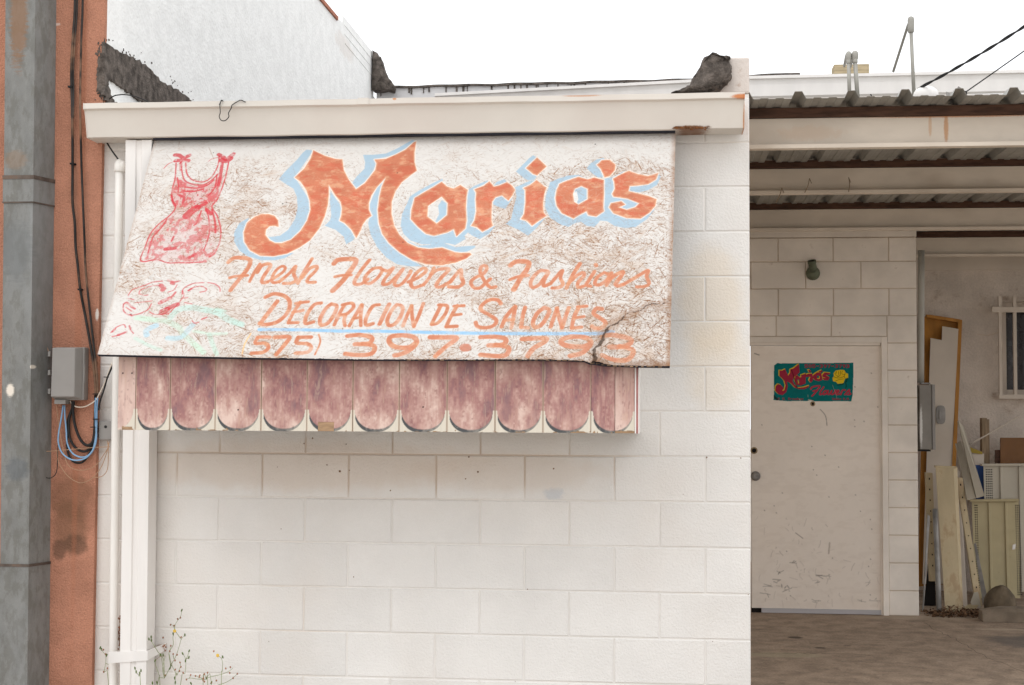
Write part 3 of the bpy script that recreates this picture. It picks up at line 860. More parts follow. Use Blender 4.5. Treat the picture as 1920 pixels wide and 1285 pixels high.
g.make('lid', M_greybox, tb, bevel=0.003)
for py in (664, 699, 734):
    c = at(92.5, py, -0.08); g = G(); g.box(c.x - .004, c.x + .008, -.088, -.05, c.z - .012, c.z + .012)
    g.make('hinge', M_greybox, tb, bevel=0.001)
c = at(150, 700, -.085); g = G(); g.lathe(c + Vector((0, 0.01, 0)), (0, -1, 0), [(0, .010), (.012, .010), (.014, .0085), (.0145, .004), (.013, .0035)], 14)
g.make('latch_screw', M_brass, tb)
c = at(152, 700, -.085); g = G(); g.box(x1 - .002, x1 + .008, -.084, -.06, c.z - .045, c.z + .045)
g.make('latch_plate', M_greybox, tb)
a, b = at(105, 752, -.08), at(126, 758, -.08)
g = G(); g.box(a.x, b.x, -.1, -.05, b.z, zb_ - .001)
g.make('gland', M_greybox, tb, bevel=0.002)
c = at(137, 757, -.06); g = G(); g.tube([c + Vector((0, 0, .012)), c + Vector((0, 0, -.022))], .009, 8)
g.make('cable_gland', M_dark, tb)

jb = thing('junction_box', 'small grey junction box with one round hole, between the stucco and the white pipe', 'junction box', tuple(at(197, 826, 0)))
a, b = at(185, 790, -0.045), at(209, 825, -0.045)
g = G(); g.box(a.x, b.x, -.045, -.004, b.z, a.z); g.make('housing', M_greybox, jb, bevel=0.004)
c = at(198, 800.5, -.046); g = G(); g.lathe(c + Vector((0, .001, 0)), (0, -1, 0), [(0, .007), (.0015, .007), (.0016, .0045), (.0005, .0042)], 12)
g.make('screw_hole', M_dark, jb)

# ------------------------------------------------------------------ painted canvases
def cr2(pts, k=5):
    P = np.array(pts, float); out = []
    for i in range(len(P) - 1):
        a, b, c, d = P[max(i - 1, 0)], P[i], P[i + 1], P[min(i + 2, len(P) - 1)]
        for j in range(k):
            t = j / k
            out.append(0.5 * (2 * b + (c - a) * t + (2 * a - 5 * b + 4 * c - d) * t * t + (3 * b - a - 3 * c + d) * t ** 3))
    out.append(P[-1])
    return np.array(out)

def vnoise(nu, nv, fu, fv, seed, octaves=4):
    r = np.random.default_rng(seed)
    tot = np.zeros((nv, nu)); amp = 1.0; s = 0
    for o in range(octaves):
        gu, gv = max(2, int(fu * 2 ** o)) + 2, max(2, int(fv * 2 ** o)) + 2
        A = r.random((gv, gu))
        x = np.linspace(0, gu - 1.001, nu); y = np.linspace(0, gv - 1.001, nv)
        xi = x.astype(int); yi = y.astype(int)
        tx = x - xi; ty = y - yi
        tx = tx * tx * (3 - 2 * tx); ty = (ty * ty * (3 - 2 * ty))[:, None]
        B = A[np.ix_(yi, xi)] * (1 - tx) + A[np.ix_(yi, xi + 1)] * tx
        C = A[np.ix_(yi + 1, xi)] * (1 - tx) + A[np.ix_(yi + 1, xi + 1)] * tx
        tot += (B * (1 - ty) + C * ty) * amp; s += amp; amp *= 0.55
    return tot / s

def sstep(x, a, b):
    t = np.clip((x - a) / (b - a), 0, 1)
    return t * t * (3 - 2 * t)

def homography(src, dst):
    A = []
    for (x, y), (u, v) in zip(src, dst):
        A.append([x, y, 1, 0, 0, 0, -u * x, -u * y, -u]); A.append([0, 0, 0, x, y, 1, -v * x, -v * y, -v])
    return np.linalg.svd(np.array(A))[2][-1].reshape(3, 3)

class Canvas:
    """a hand painted surface: a fine grid carrying paint colour and relief. u to the right, v down, metres"""
    def __init__(s, w, h, nu, nv, quad):
        s.w, s.h, s.nu, s.nv = w, h, nu, nv
        s.H = homography(quad, [(0, 0), (w, 0), (w, h), (0, h)])
        s.U, s.V = np.meshgrid(np.linspace(0, w, nu + 1), np.linspace(0, h, nv + 1))
        s.col = np.ones((nv + 1, nu + 1, 3)); s.hgt = np.zeros((nv + 1, nu + 1)); s.id = np.zeros((nv + 1, nu + 1), int)
        s.keep = np.zeros((nv + 1, nu + 1))
    def m(s, pts, fx=lambda p: p):
        P = np.array([fx(p) for p in pts], float)
        Q = np.c_[P, np.ones(len(P))] @ s.H.T
        return Q[:, :2] / Q[:, 2:]
    def win(s, P, pad):
        lo = P.min(0) - pad; hi = P.max(0) + pad
        i0 = max(0, int(lo[0] / s.w * s.nu)); i1 = min(s.nu + 1, int(hi[0] / s.w * s.nu) + 2)
        j0 = max(0, int(lo[1] / s.h * s.nv)); j1 = min(s.nv + 1, int(hi[1] / s.h * s.nv) + 2)
        return slice(j0, j1), slice(i0, i1)
    def segdist(s, P, sl, closed):
        U, V = s.U[sl], s.V[sl]
        d = np.full(U.shape, 1e9)
        n = len(P)
        for i in range(n if closed else n - 1):
            a, b = P[i], P[(i + 1) % n]
            ab = b - a; L2 = max(1e-12, ab @ ab)
            t = np.clip(((U - a[0]) * ab[0] + (V - a[1]) * ab[1]) / L2, 0, 1)
            d = np.minimum(d, (U - a[0] - ab[0] * t) ** 2 + (V - a[1] - ab[1] * t) ** 2)
        return np.sqrt(d)
    def inside(s, P, sl):
        U, V = s.U[sl], s.V[sl]; c = np.zeros(U.shape, bool); n = len(P)
        for i in range(n):
            (x0, y0), (x1, y1) = P[i], P[(i + 1) % n]
            if y0 == y1: continue
            cr = ((y0 > V) != (y1 > V)) & (U < (x1 - x0) * (V - y0) / (y1 - y0) + x0)
            c ^= cr
        return c
    def lay(s, sl, al, color, ident=0, streak=None, retain=0.35):
        c = np.array(color, float)
        tone = s.tone[sl][..., None] if hasattr(s, 'tone') else 1.0
        al = al * (1 - retain * s.keep[sl])
        paint = np.clip(c[None, None] * tone, 0, 1)
        s.col[sl] = s.col[sl] * (1 - al[..., None]) + paint * al[..., None]
        if ident: s.id[sl][al > 0.4] = ident
    def poly(s, pts, color, alpha=1.0, fx=lambda p: p, ident=0, holes=(), grow=0.0, feather=0.0018, smooth=0, wear=None, retain=0.35):
        P = s.m(pts, fx)
        if smooth: P = cr2(np.vstack([P, P[:1]]), smooth)[:-1]
        sl = s.win(P, grow + 0.01)
        d = s.segdist(P, sl, True); d = np.where(s.inside(P, sl), -d, d) - grow
        for h_ in holes:
            Q = s.m(h_, fx); e = s.segdist(Q, sl, True); e = np.where(s.inside(Q, sl), -e, e)
            d = np.maximum(d, -e - grow)
        al = sstep(-d, -feather, feather) * alpha
        if wear is not None: al = al * wear[sl]
        s.lay(sl, al, color, ident, retain=retain)
    def stroke(s, pts, width, color, alpha=1.0, fx=lambda p: p, ident=0, smooth=5, feather=0.0018, wear=None, retain=0.35, fill=None):
        P = s.m(pts, fx)
        if smooth and len(P) > 2: P = cr2(P, smooth)
        sl = s.win(P, width)
        d = s.segdist(P, sl, False)
        wv = width / 2 * (0.86 + 0.3 * s.wn[sl]) if hasattr(s, 'wn') else width / 2
        al = sstep(wv - d, -feather, feather) * alpha
        if wear is not None: al = al * wear[sl]
        s.lay(sl, al, color, ident, retain=retain)
    def build(s, corner, parent, names, m, normal):
        """corner: world points TL, TR, BR, BL; one object per ident"""
        TL, TR, BR, BL_ = [np.array(c, float) for c in corner]
        a = (s.U / s.w)[..., None]; b = (s.V / s.h)[..., None]
        P = TL * (1 - a) * (1 - b) + TR * a * (1 - b) + BR * a * b + BL_ * (1 - a) * b
        nrm = np.array(normal, float)
        P = P + nrm * s.hgt[..., None] - np.array(wloc(parent))
        W_ = s.nu + 1
        idx = np.arange(P.shape[0] * P.shape[1]).reshape(P.shape[:2])
        quads = np.stack([idx[1:, :-1], idx[1:, 1:], idx[:-1, 1:], idx[:-1, :-1]], -1).reshape(-1, 4)
        fid = s.id[:-1, :-1].reshape(-1)
        Pf = P.reshape(-1, 3); Cf = np.concatenate([s.col.reshape(-1, 3), np.ones((Pf.shape[0], 1))], 1)
        for ident, name in names.items():
            q = quads[fid == ident]
            if not len(q): continue
            used, inv = np.unique(q.ravel(), return_inverse=True)
            me = bpy.data.meshes.new(name)
            me.vertices.add(len(used)); me.vertices.foreach_set('co', Pf[used].astype(np.float32).ravel())
            me.loops.add(len(inv)); me.loops.foreach_set('vertex_index', inv.astype(np.int32))
            me.polygons.add(len(q))
            me.polygons.foreach_set('loop_start', np.arange(0, len(inv), 4, dtype=np.int32))
            me.polygons.foreach_set('use_smooth', np.ones(len(q), bool))
            at_ = me.color_attributes.new('Col', 'FLOAT_COLOR', 'POINT')
            at_.data.foreach_set('color', Cf[used].astype(np.float32).ravel())
            me.materials.append(m); me.update(calc_edges=True); me.validate()
            o = bpy.data.objects.new(name, me); COL.objects.link(o); o.parent = parent

# ------------------------------------------------------------------ the big sign
quad = [(290, 262), (1267, 250), (1256, 687), (183, 665)]
TL, TR = at(290, 262, -0.10), at(1267, 250, -0.10)
BR, BLc = at(1256, 687, -0.70), at(183, 665, -0.70)
BW, BH = 2.40, 1.20
sg = thing('shop_sign', 'large weathered chipboard sign lettered in orange and blue, tilted out under the gutter', 'sign', tuple((BLc + BR) / 2))
nrm = (TR - TL).cross(BLc - TL).normalized()
if nrm.y > 0: nrm = -nrm
cv = Canvas(BW, BH, 1240, 620, quad)
NU, NV = cv.nu + 1, cv.nv + 1
u_, v_ = cv.U / BW, cv.V / BH
n1 = vnoise(NU, NV, 9, 5, 1); n2 = vnoise(NU, NV, 50, 26, 2); n3 = vnoise(NU, NV, 5, 3, 3); n4 = vnoise(NU, NV, 300, 160, 4, 3)
# how weathered: more to the right, worst in the lower right corner, calm under the gutter
wth = 0.40 + 0.34 * sstep(u_, 0.3, 1.0) + 1.5 * (n1 - 0.5) + .5 * (vnoise(NU, NV, 22, 12, 77) - .5)
corner = sstep(u_ * 1.3 + v_ * 0.9, 1.55, 2.1)
wth = wth + 0.55 * corner
wth = wth * (0.12 + 0.88 * sstep(v_ + 0.10 * (n1 - .5), 0.05, 0.2))
wth = np.clip(wth, 0, 1.2)
base = np.array(S(214, 210, 205)); cv.col[:] = base
brown = np.array(S(146, 108, 80)); dbrown = np.array(S(96, 68, 48)); tanw = np.array(S(192, 168, 148))
rs = np.random.default_rng(21)
def flake(cx, cy, an, L_, w_, fn):
    r_ = (abs(math.cos(an)) * L_ + abs(math.sin(an)) * w_) / 2; q_ = (abs(math.sin(an)) * L_ + abs(math.cos(an)) * w_) / 2
    i0 = int(max(0, (cx - r_) / BW * cv.nu)); i1 = int(min(NU, (cx + r_) / BW * cv.nu + 2))
    j0 = int(max(0, (cy - q_) / BH * cv.nv)); j1 = int(min(NV, (cy + q_) / BH * cv.nv + 2))
    if i1 <= i0 or j1 <= j0: return
    sl = (slice(j0, j1), slice(i0, i1))
    U, V = cv.U[sl] - cx, cv.V[sl] - cy
    a = U * math.cos(an) + V * math.sin(an); b = -U * math.sin(an) + V * math.cos(an)
    fn(sl, a / (L_ / 2), b / (w_ / 2), w_)
keep = np.zeros((NV, NU))
shade = np.ones((NV, NU)); hg = np.zeros((NV, NU)); br = np.zeros((NV, NU)); tanm = np.zeros((NV, NU))
def sample(A, x, y): return A[min(NV - 1, int(y / BH * cv.nv)), min(NU - 1, int(x / BW * cv.nu))]
AF = rs.normal(0.05, 0.75, (40, 60))
def grain(x, y):
    return AF[int(y / BH * 39.9 + rs.normal() * .5) % 40, int(x / BW * 59.9 + rs.normal() * .5) % 60]
for i in range(7500):
    x, y = rs.random() * BW, rs.random() * BH
    wl = sample(wth, x, y)
    an = grain(x, y) + rs.normal(0, .12) if rs.random() < .8 else rs.random() * 3.14
    L_ = rs.uniform(.03, .12); w_ = rs.uniform(.005, .020)
    tone = 1 - abs(rs.normal(0, 0.045)) * (0.3 + wl); z = rs.random() * 0.0009
    eb = rs.random() ** 1.3 * (0.2 + 0.75 * wl); side_ = 1 if rs.random() < .5 else -1
    raw = 0.75 * rs.random() if rs.random() < 0.5 * wl else 0.05 * rs.random()
    def fn(sl, a, b, wd):
        jag = 1 - 0.10 * np.sin(b * 7 + x * 50)
        m_ = (abs(a) < jag) & (abs(b) < 1)
        hg[sl] = np.where(m_, z, hg[sl]); shade[sl] = np.where(m_, tone, shade[sl])
        tanm[sl] = np.where(m_, raw * (0.6 + .4 * np.sin(b * 3 + x * 70)), tanm[sl]); br[sl] = np.where(m_, br[sl] * .25, br[sl])
        e = m_ & ((b * side_ > 1 - 0.0034 / wd) | ((a > jag - 0.02) & (side_ > 0)))
        br[sl] = np.where(e, np.maximum(br[sl], eb * (0.4 + .6 * np.sin(a * 3 + y * 90) ** 2)), br[sl])
    flake(x, y, an, L_, w_, fn)
# fine raised fibres and splits, running in bundles
for i in range(46000):
    x, y = rs.random() * BW, rs.random() * BH
    wl = sample(wth, x, y)
    if rs.random() > 0.22 + wl: continue
    an = grain(x, y) + rs.normal(0, .22) if rs.random() < .85 else rs.random() * 3.14
    L_ = min(.09, .006 * math.exp(abs(rs.normal(0, .85)))); w_ = rs.uniform(.0014, .0024); s_ = min(1, rs.random() ** 1.5 * (0.38 + 1.0 * wl)); cur = rs.normal(0, .08) if L_ < .03 else rs.normal(0, .35)
    def fn(sl, a, b, wd):
        m_ = (abs(a) < 1) & (abs(b + cur * (a * a - .4)) < 1)
        v = s_ * (1 - .5 * a * a)
        br[sl] = np.where(m_, np.maximum(br[sl], v), br[sl]); hg[sl] = np.where(m_, hg[sl] - 0.0003, hg[sl])
        keep[sl] = np.where(m_, np.maximum(keep[sl], v), keep[sl])
    flake(x, y, an, L_, w_ * (1 + abs(cur)), fn)
# rougher knots where the paint has gone
for i in range(520):
    x, y = (rs.random() ** 0.7) * BW, BH * (0.12 + .88 * rs.random())
    wl = sample(wth, x, y)
    if wl < 0.42 + .3 * rs.random(): continue
    ga = grain(x, y)
    for j in range(10):
        an = ga + rs.normal(0, .35); L_ = rs.uniform(.006, .028); s_ = rs.uniform(.15, .5)
        def fn(sl, a, b, wd):
            m_ = (abs(a) < 1) & (abs(b) < 1 - 0.6 * abs(a))
            br[sl] = np.where(m_, np.maximum(br[sl], s_), br[sl]); hg[sl] = np.where(m_, hg[sl] - 0.0006, hg[sl]); keep[sl] = np.where(m_, np.maximum(keep[sl], s_), keep[sl])
        flake(x + rs.normal(0, .022), y + rs.normal(0, .010), an, L_, rs.uniform(.0025, .006), fn)
wash = np.clip(tanm * (.25 + .55 * wth) + sstep(n2 * 0.6 + n1 * .4, 0.44, 0.68) * wth * 0.34 + corner * 0.12, 0, 0.75)
c = cv.col * shade[..., None] * (0.975 + 0.05 * n4[..., None])
c = c * (1 - wash[..., None]) + tanw * wash[..., None]
bb = np.clip(br * 1.2, 0, 1)[..., None]
bcol = brown * (1 - corner[..., None] * .35) + dbrown * corner[..., None] * .35
c = c * (1 - bb) + bcol * bb
# brown tint, strongest along the board's top edge
gr = sstep(1 - v_, 0.93, 1.0) * (0.35 + .4 * n2)
c = c * (1 - gr[..., None] * 0.35) + np.array(S(150, 120, 92)) * gr[..., None] * 0.35
# bottom edge, bare and dirty on the right
be = sstep(v_, 0.965, 1.0) * (0.12 + 0.75 * sstep(u_, .55, .95)) * (0.4 + 0.9 * n2)
c = c * (1 - be[..., None]) + brown * 0.8 * be[..., None]
ed = np.maximum(sstep(u_, 0.988, 1.0), sstep(1 - u_, 0.993, 1.0) * .4) * (0.3 + .6 * n2)
c = c * (1 - ed[..., None]) + brown * ed[..., None]
cv.col[:] = c; cv.hgt[:] = hg
cv.keep = np.clip(keep + br * .55, 0, 1)
cv.tone = 0.90 + 0.2 * n2 + 0.10 * (n4 - .5) + .12 * (n1 - .5)
cv.wn = vnoise(NU, NV, 90, 45, 9)
fade = 1 - 0.30 * sstep(n2, 0.5, .72) - 0.22 * corner
z4 = lambda p: (420 + p[0] / 4.016, 240 + p[1] / 4.016)
z5 = lambda p: (840 + p[0] / 4.0156, 240 + p[1] / 4.0156)
z6 = lambda p: (400 + p[0] / 4.174, 460 + p[1] / 4.175)
z7 = lambda p: (840 + p[0] / 4.267, 460 + p[1] / 4.267)
zd = lambda p: (190 + p[0] / 5.138, 270 + p[1] / 5.14)
zr = lambda p: (180 + p[0] / 6.764, 500 + p[1] / 6.763)
ORG, ORG2, BLU, RED = S(192, 116, 88), S(212, 154, 118), S(162, 186, 202), S(194, 50, 62)
E4 = lambda p: z4(p)
BLUES = [
 (z4, [(590,165),(640,172),(500,375),(620,560),(600,700),(470,845),(350,870),(285,820),(320,825),(390,815),(450,770),(500,690),(520,600),(515,520),(490,460),(440,430),(385,390),(400,365),(450,310),(520,240),(560,190)]),
 (z4, [(160,680),(90,720),(50,790),(50,860),(90,930),(150,970),(250,1000),(350,1000),(420,985),(490,945),(400,940),(340,970),(240,965),(165,925),(125,860),(120,790),(145,720)]),
 (z4, [(1380,92),(1408,103),(1250,205),(1095,240),(1110,270),(1060,370),(955,470),(925,420),(960,370),(1020,310),(1025,260),(1010,205),(1080,205),(1180,195),(1270,155),(1330,120)]),
 (z4, [(765,480),(850,600),(832,700),(920,770),(945,830),(930,850),(880,880),(860,820),(800,770),(720,740),(760,700),(770,660),(760,560)]),
 (z4, [(1170,380),(1117,620),(1150,800),(1280,940),(1450,1045),(1350,1045),(1260,1030),(1180,980),(1110,900),(1060,800),(1045,720),(1060,660),(1050,600),(1080,520),(1120,440)]),
 (z4, [(1605,385),(1610,410),(1480,480),(1395,530),(1365,690),(1480,800),(1540,815),(1640,790),(1690,765),(1720,820),(1767,800),(1780,840),(1700,885),(1640,870),(1560,880),(1450,880),(1360,850),(1310,800),(1288,740),(1300,650),(1330,590),(1360,520),(1420,480),(1520,425)]),
 (z4, [(1270,795),(1330,850),(1420,890),(1500,885),(1600,865),(1700,900),(1787,893),(1855,890),(1850,905),(1790,935),(1700,945),(1600,905),(1500,915),(1420,905),(1340,870)]),
 (z4, [(1600,548),(1645,575),(1640,660),(1575,718),(1548,712),(1580,650),(1572,590)]),
 (z5, [(110,470),(160,440),(260,398),(275,405),(160,465),(175,540),(160,700),(135,740),(220,785),(300,740),(318,742),(270,800),(200,840),(140,812),(110,790),(60,840),(0,878),(-60,870),(-40,830),(20,815),(90,760),(100,600)]),
 (z5, [(308,440),(330,410),(390,388),(410,410),(350,435)]),
 (z5, [(298,560),(320,525),(370,510),(420,550),(452,530),(395,612),(350,600),(300,578)]),
 (z5, [(470,450),(540,420),(590,398),(640,395),(540,455),(555,560),(520,690),(600,738),(705,670),(694,690),(640,750),(570,815),(500,772),(398,725),(440,690),(460,600),(482,520)]),
 (z5, [(610,208),(640,225),(555,305),(640,362),(620,392),(570,397),(540,382),(478,330),(530,280),(580,230)]),
 (z5, [(960,355),(880,360),(800,385),(740,410),(705,520),(700,600),(740,680),(820,730),(880,748),(930,720),(980,710),(1020,740),(1080,748),(1115,715),(1160,640),(1158,395),(1080,375),(1030,385)]),
 (z5, [(1155,385),(1225,372),(1320,322),(1290,352),(1225,385),(1240,460),(1215,500),(1240,525),(1340,530),(1440,570),(1400,600),(1330,620),(1210,570),(1195,600),(1230,645),(1330,680),(1440,685),(1510,640),(1545,600),(1548,620),(1490,690),(1400,750),(1320,757),(1240,742),(1180,705),(1120,700),(1150,640)]),
 (z5, [(1350,440),(1420,440),(1500,428),(1560,392),(1582,342),(1597,370),(1570,430),(1500,470),(1430,488),(1350,478)]),
 (z5, [(1150,228),(1165,238),(1100,280),(1130,310),(1158,372),(1110,375),(1060,342),(1022,305),(1050,270),(1100,240)]),
]
LET = [
 (z4, [(378,748),(375,700),(350,668),(310,653),(250,652),(190,680),(145,720),(120,790),(125,860),(165,925),(240,965),(340,970),(440,950),(530,905),(610,850),(680,760),(720,670),(745,580),(752,500),(752,430),(800,510),(840,560),(850,610),(845,660),(832,700),(870,720),(920,770),(955,832),(985,780),(1005,730),(1035,690),(1070,665),(1050,620),(1050,570),(1070,510),(1110,450),(1180,375),(1150,440),(1130,520),(1117,620),(1125,720),(1150,800),(1200,870),(1280,940),(1380,1000),(1480,1030),(1590,1038),(1700,1018),(1787,985),(1825,955),(1810,943),(1747,945),(1700,940),(1600,905),(1500,915),(1420,905),(1340,870),(1280,810),(1240,740),(1220,650),(1222,560),(1250,480),(1300,410),(1370,355),(1412,325),(1395,260),(1395,190),(1408,103),(1390,110),(1330,165),(1250,205),(1180,235),(1095,240),(1110,270),(1100,320),(1060,370),(1020,420),(955,465),(900,390),(865,320),(855,240),(800,235),(720,210),(640,170),(620,230),(570,310),(500,375),(545,410),(585,470),(610,550),(615,620),(590,700),(540,780),(470,845),(400,872),(350,870),(310,850),(280,810),(285,770),(310,745),(345,740)], []),
 (z4, [(1600,408),(1640,445),(1690,460),(1740,432),(1797,470),(1787,520),(1782,600),(1787,700),(1777,760),(1710,820),(1690,765),(1640,790),(1540,815),(1480,800),(1420,750),(1365,690),(1370,620),(1395,530),(1480,480),(1550,440)],
      [[(1598,520),(1645,570),(1640,660),(1560,725),(1490,670),(1495,590)]]),
 (z5, [(160,465),(230,440),(275,405),(310,445),(350,435),(410,410),(450,440),(470,470),(450,510),(420,550),(370,510),(320,525),(295,560),(290,640),(290,700),(300,740),(260,765),(220,785),(180,750),(135,740),(160,700),(175,630),(170,540),(175,490)], []),
 (z5, [(635,395),(690,440),(712,450),(695,500),(685,580),(690,640),(712,665),(670,690),(600,740),(560,700),(515,690),(540,650),(550,560),(550,470),(535,455),(590,430)], []),
 (z5, [(640,225),(712,292),(640,360),(610,350),(555,305)], []),
 (z5, [(810,425),(870,400),(960,370),(1030,390),(1080,375),(1155,395),(1155,500),(1150,600),(1155,630),(1095,670),(1035,660),(1020,630),(960,660),(920,685),(830,645),(790,590),(780,530),(790,470),(805,440)],
      [[(980,440),(1030,460),(1030,540),(960,580),(925,560),(915,500),(930,460)]]),
 (z5, [(1100,280),(1140,245),(1200,243),(1245,280),(1240,320),(1200,365),(1160,375),(1150,350),(1130,310)], []),
 (z5, [(1225,385),(1280,355),(1350,325),(1420,350),(1500,365),(1580,340),(1560,390),(1500,425),(1420,435),(1355,440),(1345,480),(1420,495),(1500,515),(1565,540),(1555,590),(1510,640),(1440,685),(1330,680),(1230,645),(1195,600),(1210,570),(1290,555),(1320,580),(1270,600),(1330,620),(1400,600),(1430,570),(1340,535),(1230,520),(1220,500),(1240,460),(1235,410)], []),
]
tone_keep = cv.tone.copy()
cv.tone = 0.96 + 0.08 * n2
for fx, P in BLUES: cv.poly(P, BLU, 0.95, fx, 2, retain=0.30)
cv.poly([(915,500),(945,478),(958,540),(940,575),(925,560)], S(226, 220, 214), 0.9, z5, 1)
cv.id[cv.id == 1] = 0
cv.tone = tone_keep
for fx, P, Hs in LET:
    cv.poly(P, S(236, 222, 208), 0.75, fx, 0, Hs, grow=0.005)
for fx, P, Hs in LET:
    cv.poly(P, ORG2, 0.95, fx, 3, Hs, grow=0.0005, retain=0.3)
    cv.poly(P, ORG, 0.9, fx, 3, Hs, grow=-0.004, feather=0.005, wear=1 - .75 * sstep(vnoise(NU, NV, 70, 60, 13), .5, .72), retain=0.3)
    cv.poly(P, S(196, 92, 70), 0.45, fx, 3, Hs, grow=-0.002, feather=0.003, wear=sstep(vnoise(NU, NV, 40, 50, 14), .5, .66), retain=0.3)
Y6 = 1 / 4.17 * 0.00245     # metres of board for one traced unit
def brush(fx, strokes, ident, mix=0.0):
    for st in strokes:
        wd = st[0] * Y6 * 1.14; P = st[1]
        cv.stroke(P, wd + .002, ORG2, 0.9, fx, ident, wear=fade, retain=0.28)
        cv.stroke(P, wd - .001, ORG, 0.8, fx, ident, wear=fade * (1 - .7 * sstep(vnoise(NU, NV, 60, 50, 15 + ident), .50, .68)), retain=0.28)
line1_6 = [
 (28, [(90,135),(130,105),(190,102),(240,110),(258,130),(235,190),(180,260),(130,320),(105,355)]), (20, [(100,258),(150,246),(235,240)]),
 (20, [(250,288),(285,220),(330,150)]), (24, [(310,215),(345,165),(390,150),(412,165),(370,230),(345,275),(352,296),(388,290)]),
 (20, [(388,290),(450,255),(510,210),(525,180),(500,168),(455,200),(422,260),(432,295),(480,288)]),
 (22, [(480,288),(560,220),(605,168),(590,225),(608,275),(570,298),(512,302)]),
 (22, [(622,300),(670,210),(732,110)]), (22, [(650,262),(710,190),(765,168),(762,200),(705,258),(698,292),(755,292)]),
 (34, [(902,145),(930,120),(990,112),(1060,115),(1070,138),(1030,200),(970,280),(892,358)]), (20, [(908,250),(960,240),(1035,236)]),
 (24, [(1178,120),(1120,190),(1062,280),(1070,308),(1115,304),(1165,270)]), (22, [(1262,178),(1205,188),(1150,240),(1140,290),(1180,302),(1238,260),(1275,205),(1262,178)]),
 (22, [(1270,190),(1320,205),(1365,180),(1300,262),(1282,308),(1330,302),(1385,250),(1440,188),(1378,280),(1380,318),(1430,305),(1480,245),(1500,205)]),
 (22, [(1480,290),(1560,255),(1620,205),(1600,182),(1540,225),(1500,295),(1525,335),(1600,312)]),
 (22, [(1600,312),(1650,250),(1682,180)]), (24, [(1662,228),(1720,192),(1800,192),(1735,262),(1700,315),(1730,330),(1810,290)]),
 (24, [(1810,290),(1860,230),(1895,195),(1898,250),(1912,298),(1870,330),(1800,328)])]
line1_7 = [
 (22, [(340,335),(300,340),(255,295),(218,225),(222,180),(252,165),(268,190),(240,232),(170,265),(140,302),(165,342),(215,342),(262,300),(298,272)]),
 (32, [(462,165),(500,137),(560,132),(605,140),(610,160),(590,205),(540,270),(487,358)]), (22, [(458,278),(520,255),(605,245)]),
 (24, [(765,212),(705,208),(645,260),(625,310),(645,340),(700,312),(770,222),(735,285),(735,328),(790,308)]),
 (22, [(790,308),(850,240),(885,205),(870,262),(890,312),(860,340),(802,345)]),
 (24, [(1030,150),(980,225),(918,345)]), (22, [(935,310),(1005,245),(1058,222),(1060,250),(1015,300),(1015,338),(1060,330)]),
 (22, [(1150,212),(1105,280),(1082,318),(1115,330)]), (24, [(1160,158),(1164,165)]),
 (22, [(1230,222),(1175,258),(1152,308),(1190,320),(1250,280),(1270,242),(1230,222)]),
 (24, [(1290,225),(1275,270),(1248,322)]), (24, [(1275,275),(1330,235),(1385,215),(1370,250),(1325,310),(1345,328),(1390,315)]),
 (22, [(1390,315),(1480,265),(1590,205),(1580,250),(1600,308),(1560,332),(1500,335)])]
line2_6 = [
 (28, [(462,442),(400,522),(335,608)]), (26, [(370,410),(440,382),(520,402),(558,450),(540,530),(465,600),(380,622),(325,614)]),
 (22, [(640,448),(585,530),(547,605)]), (20, [(605,458),(655,450),(702,445)]), (20, [(580,528),(660,512)]), (22, [(547,610),(620,606)]),
 (24, [(800,455),(745,470),(690,545),(678,612),(740,602)]), (24, [(880,462),(835,500),(792,580),(800,625),(850,612),(900,545),(922,480),(880,462)]),
 (22, [(980,472),(940,540),(902,625)]), (22, [(965,470),(1035,455),(1052,488),(1000,538),(950,548)]), (22, [(990,545),(978,590),(985,632)]),
 (22, [(1018,632),(1060,560),(1115,468)]), (22, [(1120,470),(1108,540),(1108,630)]), (18, [(1055,575),(1108,565)]),
 (24, [(1250,468),(1200,482),(1150,570),(1150,625),(1202,615)]), (26, [(1330,465),(1290,540),(1255,618)]),
 (24, [(1390,467),(1345,520),(1315,590),(1330,630),(1380,612),(1428,540),(1432,482),(1390,467)]),
 (22, [(1438,632),(1468,555),(1505,475)]), (22, [(1505,475),(1510,560),(1522,638)]), (22, [(1522,638),(1560,555),(1598,458)]),
 (24, [(1735,475),(1698,550),(1662,618)]), (22, [(1720,470),(1785,478),(1770,540),(1712,608),(1662,622)]),
 (22, [(1865,475),(1815,560),(1778,638)]), (20, [(1840,480),(1918,475)]), (20, [(1820,550),(1895,542)]), (22, [(1778,640),(1862,636)])]
line2_7 = [
 (24, [(382,470),(355,440),(290,440),(230,480),(222,520),(290,560),(345,600),(325,642),(260,662),(195,652),(178,620)]),
 (24, [(388,655),(430,565),(498,492)]), (24, [(500,492),(488,560),(468,660)]), (20, [(425,602),(488,595)]),
 (24, [(580,500),(560,570),(547,655)]), (22, [(547,658),(602,662)]),
 (26, [(740,502),(685,540),(645,610),(660,658),(712,638),(760,572),(778,522),(740,502)]),
 (24, [(788,655),(815,580),(842,505)]), (24, [(838,505),(858,580),(882,662)]), (24, [(882,662),(910,580),(938,502)]),
 (24, [(1018,500),(980,580),(962,660)]), (20, [(1010,495),(1085,490)]), (20, [(992,582),(1062,572)]), (22, [(960,665),(1042,656)]),
 (26, [(1212,512),(1165,508),(1142,548),(1190,582),(1240,622),(1210,662),(1152,665),(1130,650)])]
